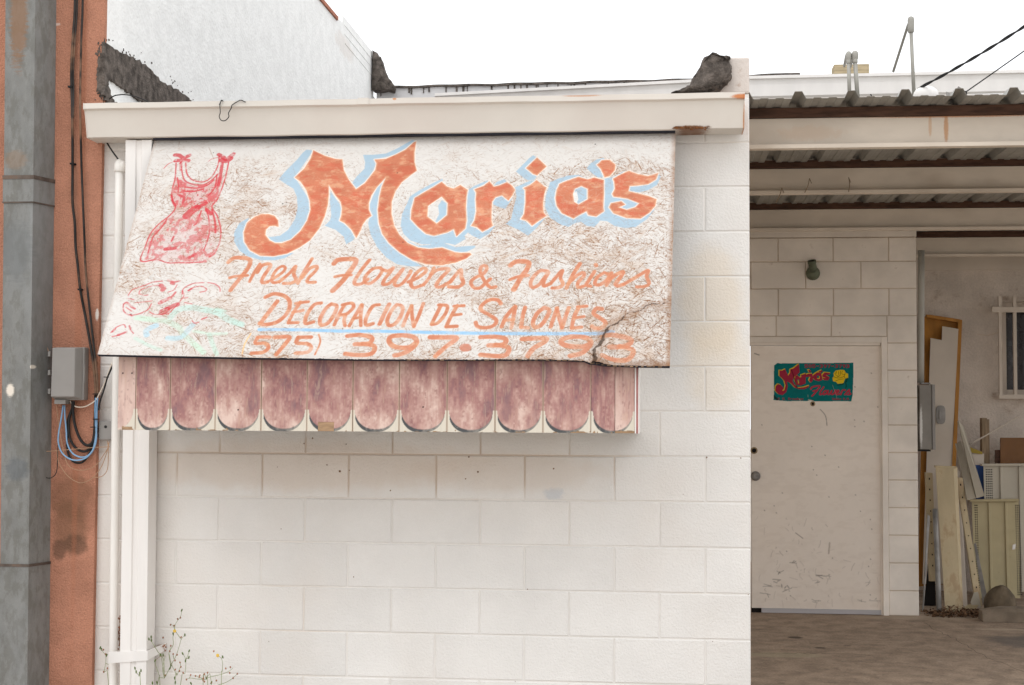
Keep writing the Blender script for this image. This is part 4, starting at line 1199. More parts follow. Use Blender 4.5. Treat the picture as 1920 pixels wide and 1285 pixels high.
ph_6 = [
 (24, [(402,722),(355,718),(310,722)]), (24, [(310,724),(292,768),(365,768),(393,800),(350,838),(262,845)]), (26, [(440,722),(500,718),(555,722),(520,775),(452,855)]),
 (24, [(722,720),(622,722)]), (24, [(622,722),(610,765),(690,772),(722,802),(690,838),(602,845)]), (10, [(780,700),(792,760),(750,855)]),
 (28, [(1002,712),(1100,703),(1190,722),(1172,768),(1062,775)]), (28, [(1120,772),(1212,790),(1190,848),(1090,860),(985,850)]),
 (30, [(1540,762),(1480,800),(1382,798),(1330,760),(1342,718),(1430,705),(1518,720),(1545,762),(1500,812),(1430,850),(1372,862)]),
 (30, [(1650,722),(1760,722),(1862,728),(1780,790),(1692,868)])]
ph_7 = [
 (30, [(218,738),(320,733),(420,750),(400,795),(282,802)]), (30, [(340,798),(445,820),(420,880),(320,886),(218,876)]),
 (30, [(555,752),(650,748),(748,748),(735,775),(650,825),(602,885)]),
 (32, [(1110,792),(1050,812),(960,812),(882,790),(882,755),(960,732),(1060,737),(1120,772),(1098,820),(1032,868),(950,885)]),
 (30, [(1215,738),(1330,735),(1450,755),(1420,802),(1272,828)]), (30, [(1360,812),(1468,840),(1430,912),(1330,920),(1215,895)])]
brush(z6, line1_6, 4); brush(z7, line1_7, 4)
brush(z6, line2_6, 5); brush(z7, line2_7, 5)
cv.stroke([(477, 618.5), (560, 619), (620, 621), (700, 621.5), (860, 625), (980, 626), (1145, 626)], 0.0155, S(150, 190, 220), 1.0, lambda p: p, 7, wear=fade)
brush(z6, ph_6, 6); brush(z7, ph_7, 6)
cv.stroke([(258, 692), (212, 770), (190, 850)], 10 * Y6, S(236, 190, 130), 0.9, z6, 6)
cv.stroke([(84, 820), (95, 819), (106, 820)], 66 * Y6, ORG, 0.9, z7, 6, wear=fade)
# red dress
st = vnoise(NU, NV, 160, 60, 31)
dry = sstep(st + .3 * (n2 - .5) + .25 * (n4 - .5), .50, .60)
body = [(700,330),(780,350),(870,400),(1000,390),(1150,300),(1090,540),(1040,610),(980,620),(700,620),(665,530)]
skirt = [(650,690),(700,620),(1040,610),(1110,830),(1060,1060),(980,1140),(400,1130),(460,880)]
cv.poly(body, RED, 0.30, zd, 8, feather=.01); cv.poly(body, RED, 0.68, zd, 8, wear=dry, feather=.008)
cv.poly(skirt, RED, 0.15, zd, 8, feather=.012); cv.poly(skirt, RED, 0.55, zd, 8, wear=dry * sstep(n2, .36, .56), feather=.01)
def pen(fx, strokes, color, ident, sc, al=0.85):
    for wd, P in strokes: cv.stroke(P, max(wd * sc * 1.25, .0040), color, al, fx, ident, wear=1 - 0.5 * sstep(st, .55, .7))
sd_ = 1 / 5.14 * .00245
pen(zd, [(12, [(710,190),(700,330),(672,440),(665,530),(700,610),(650,690),(540,780),(460,880),(410,1010),(370,1110),(400,1140),(520,1120),(620,1150),(720,1150),(820,1150),(980,1140)]),
    (12, [(800,185),(810,290),(860,350),(960,370),(1040,320),(1100,210),(1112,120)]), (12, [(755,180),(780,340),(860,392),(960,398),(1040,352),(1100,290)]),
    (12, [(1200,180),(1180,280),(1140,420),(1090,540),(1040,610),(1090,700),(1120,830),(1110,950),(1060,1060),(1010,1095)]),
    (10, [(980,620),(1010,730),(1010,880),(960,1030)]), (12, [(940,650),(900,760),(870,790)]), (16, [(1040,640),(1068,760),(1070,860)]), (12, [(620,730),(560,820),(490,900),(450,1020),(430,1100)]),
    (34, [(700,110),(740,112),(780,135),(835,112)]), (34, [(705,165),(780,160),(825,165)]), (26, [(755,190),(752,250)]),
    (34, [(1108,105),(1150,130),(1180,150),(1248,100)]), (44, [(1130,160),(1180,165),(1220,140)]), (26, [(1140,190),(1130,260),(1105,400)]),
    (7, [(700,170),(640,195),(595,240)]), (6, [(1100,135),(1050,145),(1010,172)]), (60, [(800,700),(850,650),(900,620)]), (34, [(900,620),(985,575)]), (30, [(990,640),(1030,680)]),
    (18, [(665,500),(675,560),(695,600)]), (22, [(740,500),(780,520),(770,570)]), (16, [(780,460),(870,462),(960,440)]), (14, [(800,420),(900,430),(1000,400),(1060,350)]),
    (12, [(720,330),(730,400),(725,470)]), (12, [(1090,300),(1070,420),(1010,500)]), (30, [(600,1020),(690,1010)]), (24, [(820,1100),(880,1070)]), (16, [(660,940),(680,900)])], RED, 8, sd_)
# faded roses and leaves
sr = 1 / 6.76 * .00245
leafw = 0.7 + .3 * sstep(n2, .4, .6)
for wd, P, cc in ((70, [(500,650),(700,680),(880,700),(1020,780),(1060,850),(1180,960),(1320,1090)], (188, 216, 196)), (80, [(920,640),(1000,560),(1150,525),(1300,545),(1500,590),(1620,670),(1790,740)], (176, 212, 202)),
              (70, [(740,750),(620,810),(620,870)], (166, 202, 218)), (70, [(880,910),(1040,900),(1150,780),(1190,740)], (170, 204, 214)), (40, [(1200,820),(1400,855),(1600,850)], (196, 220, 204)),
              (55, [(1390,870),(1430,980),(1480,1110)], (178, 212, 196)), (45, [(480,910),(620,990),(790,1060)], (186, 214, 200)), (40, [(1480,540),(1590,570)], (180, 212, 200))):
    cv.stroke(P, wd * sr, S(*cc), 0.7, zr, 9, wear=leafw, feather=.004)
pen(zr, [(14, [(530,270),(610,240),(700,205),(820,190)]), (12, [(400,370),(450,300),(530,270)]), (12, [(530,350),(545,310),(600,280),(700,250),(790,240)]), (12, [(530,350),(600,370),(640,365)]),
    (46, [(800,245),(835,280),(820,300)]), (20, [(890,180),(960,200),(1030,190)]), (30, [(930,215),(960,225)]), (12, [(1000,235),(960,300),(890,330)]), (44, [(790,462),(860,425),(910,405)]),
    (70, [(815,580),(870,550)]), (52, [(870,545),(960,500),(1000,485)]), (12, [(885,610),(960,530),(1080,380),(1065,310),(1110,260),(1200,220),(1330,210)]), (12, [(1380,210),(1460,225),(1520,270),(1530,320)]),
    (12, [(1130,310),(1200,270),(1300,255),(1355,285),(1350,315),(1280,330)]), (20, [(1140,310),(1180,285)]), (20, [(1065,320),(1065,350)]), (20, [(345,480),(385,460),(430,510),(480,540)]), (14, [(340,490),(345,570),(420,620),(540,600),(640,550),(680,480)]),
    (12, [(370,520),(440,570)]), (10, [(480,465),(620,450),(690,440)]), (12, [(660,580),(720,610),(820,610),(890,595)]), (14, [(185,840),(250,775),(340,740),(365,775)]), (24, [(270,870),(320,855),(375,830)]), (18, [(205,830),(240,795)]),
    (14, [(200,890),(290,875)]), (18, [(410,755),(425,800)]), (12, [(425,810),(460,850)]), (12, [(1180,690),(1210,720),(1260,710)]), (16, [(1300,672),(1360,648)]), (14, [(420,610),(440,630)]),
    (10, [(1090,460),(1180,478)]), (10, [(1080,405),(1130,400)]), (22, [(940,380),(980,330)]), (12, [(400,410),(470,425)])], RED, 10, sr, 0.72)
# split and swollen lower right corner
crk = [(1257, 566), (1240, 576), (1222, 571), (1208, 577), (1196, 588), (1180, 589), (1172, 592), (1160, 604), (1146, 612), (1136, 617), (1130, 626), (1124, 640), (1119, 648), (1108, 657), (1107, 668), (1112, 674), (1100, 684)]
_c = [crk[0]]
for a_, b_ in zip(crk, crk[1:]):
    for q_ in (.33, .66, 1.0):
        _c.append((a_[0] + (b_[0] - a_[0]) * q_ + rs.normal() * 1.5, a_[1] + (b_[1] - a_[1]) * q_ + rs.normal() * 1.6))
CK = cv.m(_c); sl = (slice(0, NV), slice(0, NU))
dk = cv.segdist(CK, sl, False)
jn = (vnoise(NU, NV, 120, 60, 41) - .5) * .02
ckw = vnoise(NU, NV, 26, 14, 43)
low = sstep(v_, .80, .93)
ck = sstep((0.0055 + .004 * low) * sstep(ckw, .25 - .2 * low, .55 - .2 * low) + jn * .5 - dk, 0, .004)
poly_c = cv.m(crk + [(1262, 700), (1270, 560)])
ins = cv.inside(poly_c, sl)
swell = sstep(0.09 - dk, 0, .09) * ins
cv.hgt += swell * 0.016 * (0.6 + .8 * n2) + sstep(.03 - dk, 0, .03) * (~ins) * 0.004
cv.hgt += (n2 - .5) * .006 * corner
cv.hgt = np.maximum(cv.hgt, -0.0006)
hal = sstep(0.034 + jn * 2.5 - dk, 0, .022) * (.5 + ckw)
cv.col = cv.col * (1 - hal[..., None] * .42) + brown * hal[..., None] * .42
cv.col = cv.col * (1 - ck[..., None] * .8) + np.array(S(62, 44, 32)) * ck[..., None] * .8  # the crack's depth and ragged shadow are put into the colour
ck2 = cv.m([(1257, 640), (1230, 646), (1205, 652)]); d2 = cv.segdist(ck2, sl, False); a2 = sstep(.003 + jn * .08 - d2, 0, .003)
cv.col = cv.col * (1 - a2[..., None] * .6) + dbrown * a2[..., None] * .6
for (x, y, r_) in ((396, 287, .003), (1111, 271, .0035), (925, 283, .0022), (522, 383, .004), (529, 381, .003), (745, 455, .0028), (1074, 484, .003), (244, 590, .003), (605, 287, .003), (735, 325, .003), (1038, 446, .003)):
    c2 = cv.m([(x, y)])[0]; d2 = np.hypot(cv.U - c2[0], cv.V - c2[1]); a2 = sstep(r_ - d2, -.001, .0015)
    cv.col = cv.col * (1 - a2[..., None] * .85) + np.array(S(40, 34, 32)) * a2[..., None] * .85
bot = cv.m([(183, 665), (300, 667.5), (450, 670.5), (700, 673.5), (1000, 673.5), (1060, 674.5), (1090, 676), (1098, 680), (1112, 681.5), (1130, 684), (1160, 685), (1200, 686.3), (1256, 687)])
vb_ = np.interp(cv.U, bot[:, 0], bot[:, 1]) + (vnoise(NU, NV, 200, 2, 88) - .5) * .004
cv.id[cv.V > vb_] = 99
cv.build((TL, TR, BR, BLc), sg, {0: 'chipboard_face', 2: 'blue_drop_shadow', 3: 'name_lettering', 4: 'slogan_lettering', 5: 'spanish_lettering', 6: 'phone_lettering',
                                 7: 'blue_underline', 8: 'dress_drawing', 9: 'leaf_drawing', 10: 'rose_drawing'}, M_paintc, nrm)
# board core behind the painted face
def onboard(u, v):
    a, b = u / BW, v / BH
    return TL * (1 - a) * (1 - b) + TR * a * (1 - b) + BR * a * b + BLc * (1 - a) * b + nrm * -.001
us = sorted(set([float(a) for a in bot[:, 0]] + [BW * i / 30 for i in range(31)])); us = [min(BW, max(0, a)) for a in us]
KV = 12
front_g = [[onboard(u, float(np.interp(u, bot[:, 0], bot[:, 1])) * j / KV) + nrm * -.0012 for j in range(KV + 1)] for u in us]
NU_ = len(us); g = G(); V = [p for col_ in front_g for p in col_] + [p - nrm * .013 for col_ in front_g for p in col_]
nn_ = NU_ * (KV + 1); Fq = []
for i in range(NU_ - 1):
    for j in range(KV):
        a = i * (KV + 1) + j; b = a + KV + 1
        Fq += [(a, a + 1, b + 1, b), (nn_ + a, nn_ + b, nn_ + b + 1, nn_ + a + 1)]
    a = i * (KV + 1); b = a + KV + 1
    Fq += [(a, b, nn_ + b, nn_ + a), (a + KV, nn_ + a + KV, nn_ + b + KV, b + KV)]
for j in range(KV):
    a = j; b = (NU_ - 1) * (KV + 1) + j
    Fq += [(a, nn_ + a, nn_ + a + 1, a + 1), (b, b + 1, nn_ + b + 1, nn_ + b)]
g.add(V, Fq)
g.make('board_core', M_edge, sg)
g = G()
for i in range(46):
    t_ = .55 + .44 * i / 46
    u_b = t_ * BW; p = onboard(u_b, float(np.interp(u_b, bot[:, 0], bot[:, 1]))) + Vector((0, 0.002, -0.001))
    g.box(p.x, p.x + random.uniform(.008, .02), p.y, p.y + .006, p.z - random.uniform(.001, .004), p.z + .003)
g.make('frayed_edge', M_ply, sg, kind='stuff')
g = G(); g.box(-2.735, -0.338, -0.138, -0.1, 2.7355, 2.7405)  # dark strip added to draw the shade line between gutter and sign
g.make('top_shade_strip', M_edge, sg)
g = G()
g.box(-2.70, -0.5, -0.58, -0.54, BR.z + 0.02, BR.z + .06); g.box(-2.6, -2.56, -0.56, -0.0, BR.z + .02, BR.z + .06); g.box(-0.62, -0.58, -0.56, 0.0, BR.z + .02, BR.z + .06)
g.make('support_frame', M_wood, sg)

# ------------------------------------------------------------------ scalloped valance box below the sign
vb = thing('valance_box', 'faded pink wooden awning box with painted scallops, under the shop sign', 'awning', (-1.6, -0.4, 1.40))
zb0 = 1.402
edges = [220, 253, 318, 403, 489, 575, 661, 748, 838, 928, 1018, 1108, 1153, 1190]
scal = {1: (253, 318), 12: (1108, 1190), 11: (1108, 1190)}
CREAM, PINK, PURP, GREYL = S(216, 208, 193), S(204, 150, 142), S(150, 108, 118), S(82, 84, 86)
for i in range(len(edges) - 1):
    pa, pb = edges[i], edges[i + 1]
    xa = at(pa, 806, -0.62).x + 0.001; xb = at(pb, 806, -0.62).x - (0.001 if i < 12 else 0.0)
    wv, hv = xb - xa, 0.36
    nu, nv = max(30, int(wv / 0.0022)), 150
    c = Canvas(wv, hv, nu, nv, [(0, 0), (1, 0), (1, 1), (0, 1)])
    U, V = c.U, c.V
    px_x = pa + (pb - pa) * U / wv
    s0, s1 = scal.get(i, (pa, pb))
    if i == 0: s0, s1 = 186, 253
    mid = (s0 + s1) / 2; half = (s1 - s0) / 2 - 3
    zz = hv - V                                  # height above the bottom edge
    q = np.clip(np.abs(px_x - mid) / half, 0, 0.999)
    arc = 0.008 + 0.085 * (1 - np.sqrt(1 - q ** 2.3))
    a1 = vnoise(nu + 1, nv + 1, 3, 3, 100 + i); a2 = vnoise(nu + 1, nv + 1, 9, 2, 200 + i); a3 = vnoise(nu + 1, nv + 1, nu / 3.0, 5, 300 + i, 2); a4 = vnoise(nu + 1, nv + 1, nu / 4, nv / 4, 400 + i, 2)
    dens = 0.28 + (i * 37 % 11 - 5) * .02 + 1.25 * (a1 - .45) + 0.25 * sstep(zz, 0.01, 0.16) + .35 * (a2 - .5) + .30 * (a3 - .5) + .30 * (a4 - .5)
    if i == 0: dens = dens * 0.25
    if i == 12: dens = dens * 0.45
    if i == 11: dens = dens + .2
    dens = np.clip(dens, 0, 1)[..., None]
    c0_, c1_, c2_, c3_ = np.array(S(222, 196, 184)), np.array(S(196, 160, 150)), np.array(S(168, 124, 120)), np.array(S(138, 102, 108))
    d3 = dens * 3
    pal = np.where(d3 < 1, c0_ * (1 - d3) + c1_ * d3, np.where(d3 < 2, c1_ * (2 - d3) + c2_ * (d3 - 1), c2_ * (3 - d3) + c3_ * (d3 - 2)))
    gw = sstep(a2 * .5 + a1 * .5, .56, .7)[..., None] * .3
    pal = pal * (1 - gw) + np.array(S(150, 126, 124)) * gw
    scr = (sstep(a3, .58, .78) * sstep(a4 * .5 + a1 * .5, .40, .62))[..., None] * .38
    pal = pal * (1 - scr) + np.array(S(212, 182, 160)) * scr
    drk = (sstep(1 - a3, .64, .76) * sstep(a4, .5, .62))[..., None] * .35
    pal = pal * (1 - drk) + np.array(S(128, 84, 82)) * drk
    inside_ = sstep(zz - arc, -0.001, 0.002)[..., None]
    if i == 0: inside_ = np.maximum(inside_, sstep(-(px_x - 236), -2, 3)[..., None] * 0.5)
    cream = CREAM * (0.94 + .1 * a3[..., None])
    col = cream * (1 - inside_) + pal * inside_
    # side margins stay cream with thin brown lines
    mg = 1 - sstep(np.minimum(U, wv - U), 0.002, 0.005)
    if i not in (0, 11, 12): col = col * (1 - mg[..., None] * .6) + np.array(S(196, 172, 150)) * mg[..., None] * .6
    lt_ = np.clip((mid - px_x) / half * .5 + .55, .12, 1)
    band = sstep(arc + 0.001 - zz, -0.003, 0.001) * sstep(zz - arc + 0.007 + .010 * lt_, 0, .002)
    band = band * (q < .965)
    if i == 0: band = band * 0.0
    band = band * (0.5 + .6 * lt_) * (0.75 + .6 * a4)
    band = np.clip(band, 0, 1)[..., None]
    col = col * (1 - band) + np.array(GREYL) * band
    # chipped bottom edge
    chip = sstep(vnoise(nu + 1, nv + 1, 7, 20, 500 + i, 3) + (0.007 - zz) * 16, .74, .80) * (zz < .012)
    if i == 5:
        blk = ((px_x > 596) & (px_x < 626) & (zz < .036 + .004 * a1))
        col = np.where(blk[..., None], np.array(S(146, 112, 82)) * (0.8 + .4 * a4[..., None]), col)
        c.hgt -= blk * .006
    if i == 0: chip = np.maximum(chip, ((px_x > 228) & (px_x < 248) & (zz < .010 + .006 * a1)).astype(float))
    if i == 12: chip = np.maximum(chip, (zz < .006 + .008 * a1).astype(float))
    col = col * (1 - chip[..., None] * .9) + np.array(S(140, 104, 72)) * chip[..., None] * .9
    c.hgt -= chip * .002
    c.hgt += (a3 - .5) * .0006
    nail = [(0.25, .09), (.78, .09)] if i == 0 else ([(0.5, random.uniform(.18, .3))] if i in (3, 7) else [])
    for (fu, fv_) in nail:
        d_n = np.hypot(U - fu * wv, V - (hv - 0.36 + .0 + fv_ + .03)); an_ = sstep(.0035 - d_n, -.001, .001)[..., None]
        col = col * (1 - an_) + np.array(S(40, 30, 28)) * an_
    c.col = col
    brd = bpy.data.objects.new('valance_board', None)
    zt0 = zb0 + hv
    jy = random.uniform(-.0015, .0015)
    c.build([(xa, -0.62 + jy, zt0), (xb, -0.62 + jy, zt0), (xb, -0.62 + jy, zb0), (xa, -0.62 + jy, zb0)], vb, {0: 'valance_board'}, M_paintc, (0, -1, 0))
    g = G(); g.box(xa + .0004, xb - .0004, -0.619 + jy, -0.606, zb0 + .0004, zt0)
    g.make('board_backing', M_ply, vb)
    bpy.data.objects.remove(brd)
g = G(); g.box(at(220, 806, -.62).x + .01, at(1190, 806, -.62).x - .01, -0.605, -0.60, zb0 + .004, zb0 + .34)
g.make('backing_panel', M_wood, vb)
xr_ = at(1190, 806, -.62).x
g = G(); g.box(xr_ + .001, xr_ + .006, -0.632, -0.60, zb0 - .001, zb0 + .33); g.make('corner_trim', M_white, vb)
g = G(); g.box(xr_ + .0065, xr_ + .013, -0.628, -0.60, zb0 - .001, zb0 + .33); g.make('corner_trim', mat('faded_rose_paint', S(176, 112, 108), var=.15, vscale=12), vb, label='faded rose coloured corner strip')
g = G(); g.box(xr_ + .0135, xr_ + .018, -0.624, -0.002, zb0 - .001, zb0 + .33); g.make('side_board', M_white, vb)
g = G(); g.box(at(220, 806, -.62).x + .0, at(220, 806, -.62).x + .012, -0.604, -0.126, zb0, zb0 + .33); g.make('side_board', M_white, vb)
g = G(); g.box(at(220, 806, -.62).x + .014, xr_ - .001, -0.598, -0.13, zb0 + .006, zb0 + .02); g.make('soffit_board', M_wood, vb)

# ------------------------------------------------------------------ carport roof
cpt = thing('carport_roof', 'open steel carport roof with cream purlins and corrugated metal decking', 'carport', (2.0, 2.5, 2.75))
XR = 4.6
def purlin(y, zw, zt2, x0=0.003):
    g = G()
    t2 = .003
    g.box(x0, XR, y, y + t2, zw, zt2)
    g.box(x0, XR, y - 0.052, y, zw - t2, zw)
    g.box(x0, XR, y - 0.055, y - 0.052, zw - t2, zw + 0.016)
    g.box(x0, XR, y + t2, y + .055, zt2 - t2, zt2)
    return g
for y, x0 in ((0.47, 0.003), (1.94, .003), (3.56, .003), (5.06, 1.53)):
    dz = {0.47: 0, 1.94: 0.004, 3.56: -.008, 5.06: -.03}[y]
    purlin(y, 2.760 + dz, 2.912 + dz, x0).make('purlin', M_steel, cpt)
    g = G(); g.box(x0, XR, y - .03, y + .06, 2.9135 + dz, 2.958 + dz)
    g.make('nailer', M_nailer, cpt)
# corrugated sheets
pitch = 0.245
zd0 = 2.9585
prof = [(0.0, .0), (.030, .0), (.036, .004), (.066, .004), (.072, 0), (.1, 0), (.106, .004), (.138, .004), (.144, 0), (.176, 0), (.192, .034), (.226, .034), (.244, 0.0), (.2475, 0.0)]
xr0 = at(1596, 178, 0.27).x - 0.209 + .0
start = xr0 - 3 * pitch
yf, yb = 0.25, 5.9
def deckz(y): return zd0 - (y - 0.5) * 0.006
sheets = []
nr = int((XR - start) / pitch)
for sft in range(0, nr, 4):
    P = []
    for rI in range(sft, min(sft + 4, nr)):
        for (dx, dz) in prof:
            P.append((start + rI * pitch + dx, dz))
    P = [(max(x, 0.004), z) for x, z in P if x > -0.02]
    if len(P) < 4: continue
    n = len(P); V = []; lift = 0.0015 * (sft // 4 % 2)
    for y in (yf, 1.5, 3.0, 4.6, yb):
        for (x, z) in P: V.append((x, y, deckz(y) + z + lift))
    for y in (yf, 1.5, 3.0, 4.6, yb):
        for (x, z) in P: V.append((x, y, deckz(y) + z + .0012 + lift))
    Fc = []
    for a_ in range(4):
        for i in range(n - 1):
            Fc.append((a_ * n + i, a_ * n + i + 1, (a_ + 1) * n + i + 1, (a_ + 1) * n + i))
            o_ = 5 * n
            Fc.append((o_ + a_ * n + i, o_ + (a_ + 1) * n + i, o_ + (a_ + 1) * n + i + 1, o_ + a_ * n + i + 1))
    for i in range(n - 1): Fc.append((i, 5 * n + i, 5 * n + i + 1, i + 1))
    obj('roof_sheet', V, Fc, M_deck, cpt)
# small wire twists hanging off the second purlin
g = G()
for (x, y, dx) in ((240, 985, -30), (385, 935, -25), (590, 930, 0)):
    p = at(1380 + x / 2.793, y / 2.793, 1.88); q = at(1380 + (x + dx) / 2.793, (y + 75) / 2.793, 1.88)
    g.tube([p, (p + q) / 2 + Vector((.004, -.01, 0)), q], .0025, 5)
    g.tube([p, p + Vector((.012, 0, -.03))], .002, 5)
g.make('tie_wire', M_wood, cpt)

# ------------------------------------------------------------------ things on the carport roof
def mast(px0, ytop, ybase, Y, label, back, pxb=None, r=.014):
    t = thing('conduit_mast', label, 'conduit', tuple(at(pxb or px0, ybase, Y)))
    g = G(); a, b = at(px0, ytop + 16, Y), at(pxb or px0, ybase, Y)
    g.tube([b + Vector((0, 0, -.02)), a], r * .85, 10, smooth=0); g.make('mast_pipe', M_emt, t, smooth=True)
    c = at(px0, ytop + 14, Y); d = at(px0, ytop, Y)
    L_ = (d - c).length
    g = G(); g.lathe(c + Vector((0, 0, -.03)), (d - c), [(0, r * .9), (.004, r * 1.05), (.02, r * 1.05), (.022, r), (.03, r * 1.25), (L_ * .6 + .03, r * 1.35), (L_ + .02, r * 1.2), (L_ + .03, r * .7), (L_ + .033, .001)], 12)
    g.make('weather_head', M_emt, t, smooth=True)
    g = G(); e = at(*back, Y + .5)
    g.tube([d + Vector((-.012, .01, -.02)), e], r * .6, 8, smooth=0); g.make('brace', M_emt, t)
    return t
mast(1591, 97, 178, 2.4, 'short grey conduit mast on the roof, left of the near identical pair', (1583, 124), 1593)
mast(1603, 96, 178, 2.4, 'short grey conduit mast on the roof, right of the near identical pair', (1594, 126), 1608, r=.016)
t = thing('tall_mast', 'tall thin grey mast with a slanted brace standing on the roof', 'mast', tuple(at(1712, 176, 2.4)))
g = G(); g.tube([at(1714, 178, 2.4) + Vector((0, 0, -.02)), at(1708, 55, 2.4)], .0115, 10, smooth=0); g.make('mast_pipe', M_emt, t, smooth=True)
a, b = at(1708, 62, 2.4), at(1708, 31, 2.4)
g = G(); L_ = (b - a).length; g.lathe(a, b - a, [(0, .014), (.006, .019), (L_ * .3, .020), (L_ * .8, .021), (L_ * .93, .017), (L_, .006)], 12); g.make('mast_head', M_emt, t, smooth=True)
g = G(); g.tube([at(1703, 46, 2.4), at(1675, 134, 2.9)], .009, 8, smooth=0); g.make('brace', M_emt, t)
a, b = at(1562, 124, 4.8), at(1628, 124, 4.8); c = at(1595, 145, 4.8)
g = G(); g.box(a.x, b.x, 4.75, 4.9, c.z - .05, a.z)
tag(g.make('timber_block', M_woodblk, bevel=.004), 'short weathered timber block on the roof behind the pair of conduit masts', 'timber')
c = at(1736, 180, 2.2)
g = G(); g.blob(c, .075, .075, .06, 18, 10)
tag(g.make('roof_dome', M_white, smooth=True), 'small white dome on the carport roof below the twisted power cable', 'roof vent')
def wirep(name, A, B, Y0, Y1, r, label, twist=0, sag=0.0, m=M_cablek):
    a, b = at(*A, Y0), at(*B, Y1)
    g = G()
    n = 70
    for k in range(2 if twist else 1):
        P = []
        for i in range(n + 1):
            t_ = i / n
            p = a.lerp(b, t_) + Vector((0, 0, -sag * 4 * t_ * (1 - t_)))
            if twist:
                an = t_ * twist * 2 * math.pi + k * math.pi
                p += Vector((math.cos(an) * .3, 0, math.sin(an))) * r * 1.1
            P.append(p)
        g.tube(P, r, 6, smooth=2)
    return tag(g.make(name, m, smooth=True), label, 'power line')
wirep('power_line', (1722, 166), (2560, -455), 2.2, -.8, .0048, 'twisted black power line rising to the upper right over the carport', 10, .10)
wirep('power_line', (1812, 172), (2560, -370), 2.0, -1.0, .0038, 'thin single power line to the right of the twisted one', 0, .01)
g = G(); g.tube([at(1722, 166, 2.2), at(1720, 173, 2.2), at(1723, 182, 2.2)], .006, 6); g.tube([at(1725, 164, 2.2), at(1726, 178, 2.2)], .005, 6)
tag(g.make('cable_tail', M_cablek), 'black cable tails where the twisted power line meets the roof', 'cable')
# bracket on the roof edge
t = thing('roof_bracket', 'dark metal bracket sticking up at the roof edge where the thin power line ends', 'bracket', tuple(at(1795, 190, .6)))
g = G(); a, b = at(1783, 192, .5), at(1800, 164, .5)
g.slab([at(1779, 194, .5), at(1788, 196, .5), at(1805, 167, .5), at(1797, 162, .5)], .012); g.make('bracket_plate', M_oldsteel, t)
g = G(); g.slab([at(1774, 172, .8), at(1776, 182, .8), at(1783, 182, .8), at(1781, 175, .8)], .01); g.make('bracket_plate', M_oldsteel, t)
g = G(); g.blob(at(1809, 175, .55), .012, .012, .012, 8, 6); g.make('insulator', M_dark, t)
g = G(); g.tube([at(1632, 177, 2.4), at(1634, 180, 2.4), at(1633, 186, 2.4)], .004, 5); 
tag(g.make('wire_stub', M_cablek), 'tiny bent black wire on the roof right of the paired conduits', 'wire')

# ------------------------------------------------------------------ door wall inside the carport
YD = 4.33
dw = thing('carport_block_wall', 'shaded painted block wall around the back door under the carport', 'block wall', (0.75, YD + .1, 0))
xo = at(1665, 900, YD).x; zo = at(1600, 632, YD).z
xend = 1.51
g = G(); g.box(0.0, 0.284, YD + .006, YD + .19, 0, 2.79); g.box(xo + .002, xend - .004, YD + .006, YD + .19, 0, zo - .002); g.box(0.2845, xend - .004, YD + .006, YD + .19, zo, 2.80)
g.make('mortar', M_mortarin, dw)
zl = at(1690, 592, YD).z     # a course line
k0 = int(zl / CH) + 1
for k in range(-k0 - 1, 6):
    z0_ = zl + k * CH; z1_ = z0_ + CH
    if z1_ <= 0.02 or z0_ > 2.76: continue
    lo, hi = max(z0_, 0.0), min(z1_, 2.80)
    if hi - lo < .03: continue
    par = k % 2
    if z1_ > zo + 0.04:
        x = xend; first = True
        if lo < zo:
            lay(dw, getmesh(xend - xo, M_blockin, .18, hi - lo), (xend + xo) / 2, YD, (lo + hi) / 2)
            x = xo; first = False
        lo = max(lo, zo + .002)
        while x > 0.02:
            wd = (BL / 2 if par == 0 else BL) if first else BL
            first = False
            xl = max(0.0, x - wd)
            lay(dw, getmesh(x - xl, M_blockin, .18, hi - lo), (x + xl) / 2, YD, (lo + hi) / 2)
            x = xl
    else:
        lay(dw, getmesh(xend - xo, M_blockin, .18, hi - lo), (xend + xo) / 2, YD, (lo + hi) / 2)
        lay(dw, getmesh(.283, M_blockin, .18, hi - lo), .1415, YD, (lo + hi) / 2)
g = G(); g.box(0.0, xend, YD - .004, YD + .19, 2.803, 2.86); g.make('top_plate', M_blockin, dw)

# door frame and leaf
dr = thing('back_door', 'scuffed off-white steel door with a teal decal, in the shaded block wall', 'door', (0.77, YD, 0))
xl_, xrr = at(1405, 900, YD).x - .02, at(1653, 900, YD).x
ztop = at(1600, 649, YD).z
g = G(); g.box(xrr + .004, xo + .0, YD - .012, YD + .1, 0, zo); g.make('door_jamb', M_blockin, dr, bevel=.003)
g = G(); g.box(xrr - .008, xrr + .022, YD + .012, YD + .1, 0.0, ztop + .0); g.v = [v for v in g.v]; g.make('door_stop', M_blockin, dr)
g = G(); g.box(xl_, xo, YD - .010, YD + .1, ztop + .022, zo - .001); g.make('door_head', M_blockin, dr, bevel=.003)
g = G(); g.box(xl_, xrr, YD + .008, YD + .1, ztop + .004, ztop + .0215); g.make('door_stop', M_blockin, dr)
a_, b_ = at(1408, 649, YD + .02), at(1650, 1146, YD + .02)
dl = Canvas(b_.x - a_.x + .03, ztop - 0.035, 240, 470, [(1400, 649), (1653, 649), (1657, 1146), (1400, 1146)])
NUd, NVd = 241, 471
base = np.array(S(240, 229, 217)); m1 = vnoise(NUd, NVd, 4, 6, 61); m2 = vnoise(NUd, NVd, 40, 70, 62); m3 = vnoise(NUd, NVd, 12, 60, 63)
ud, vd = dl.U / dl.w, dl.V / dl.h
col = base * (0.93 + .12 * m1[..., None]) * (0.98 + .04 * m2[..., None])
grime = np.clip(sstep(vd, .35, .95) * (m1 - .2) * .5 + .12 * sstep(m3, .5, .7), 0, .5)[..., None]
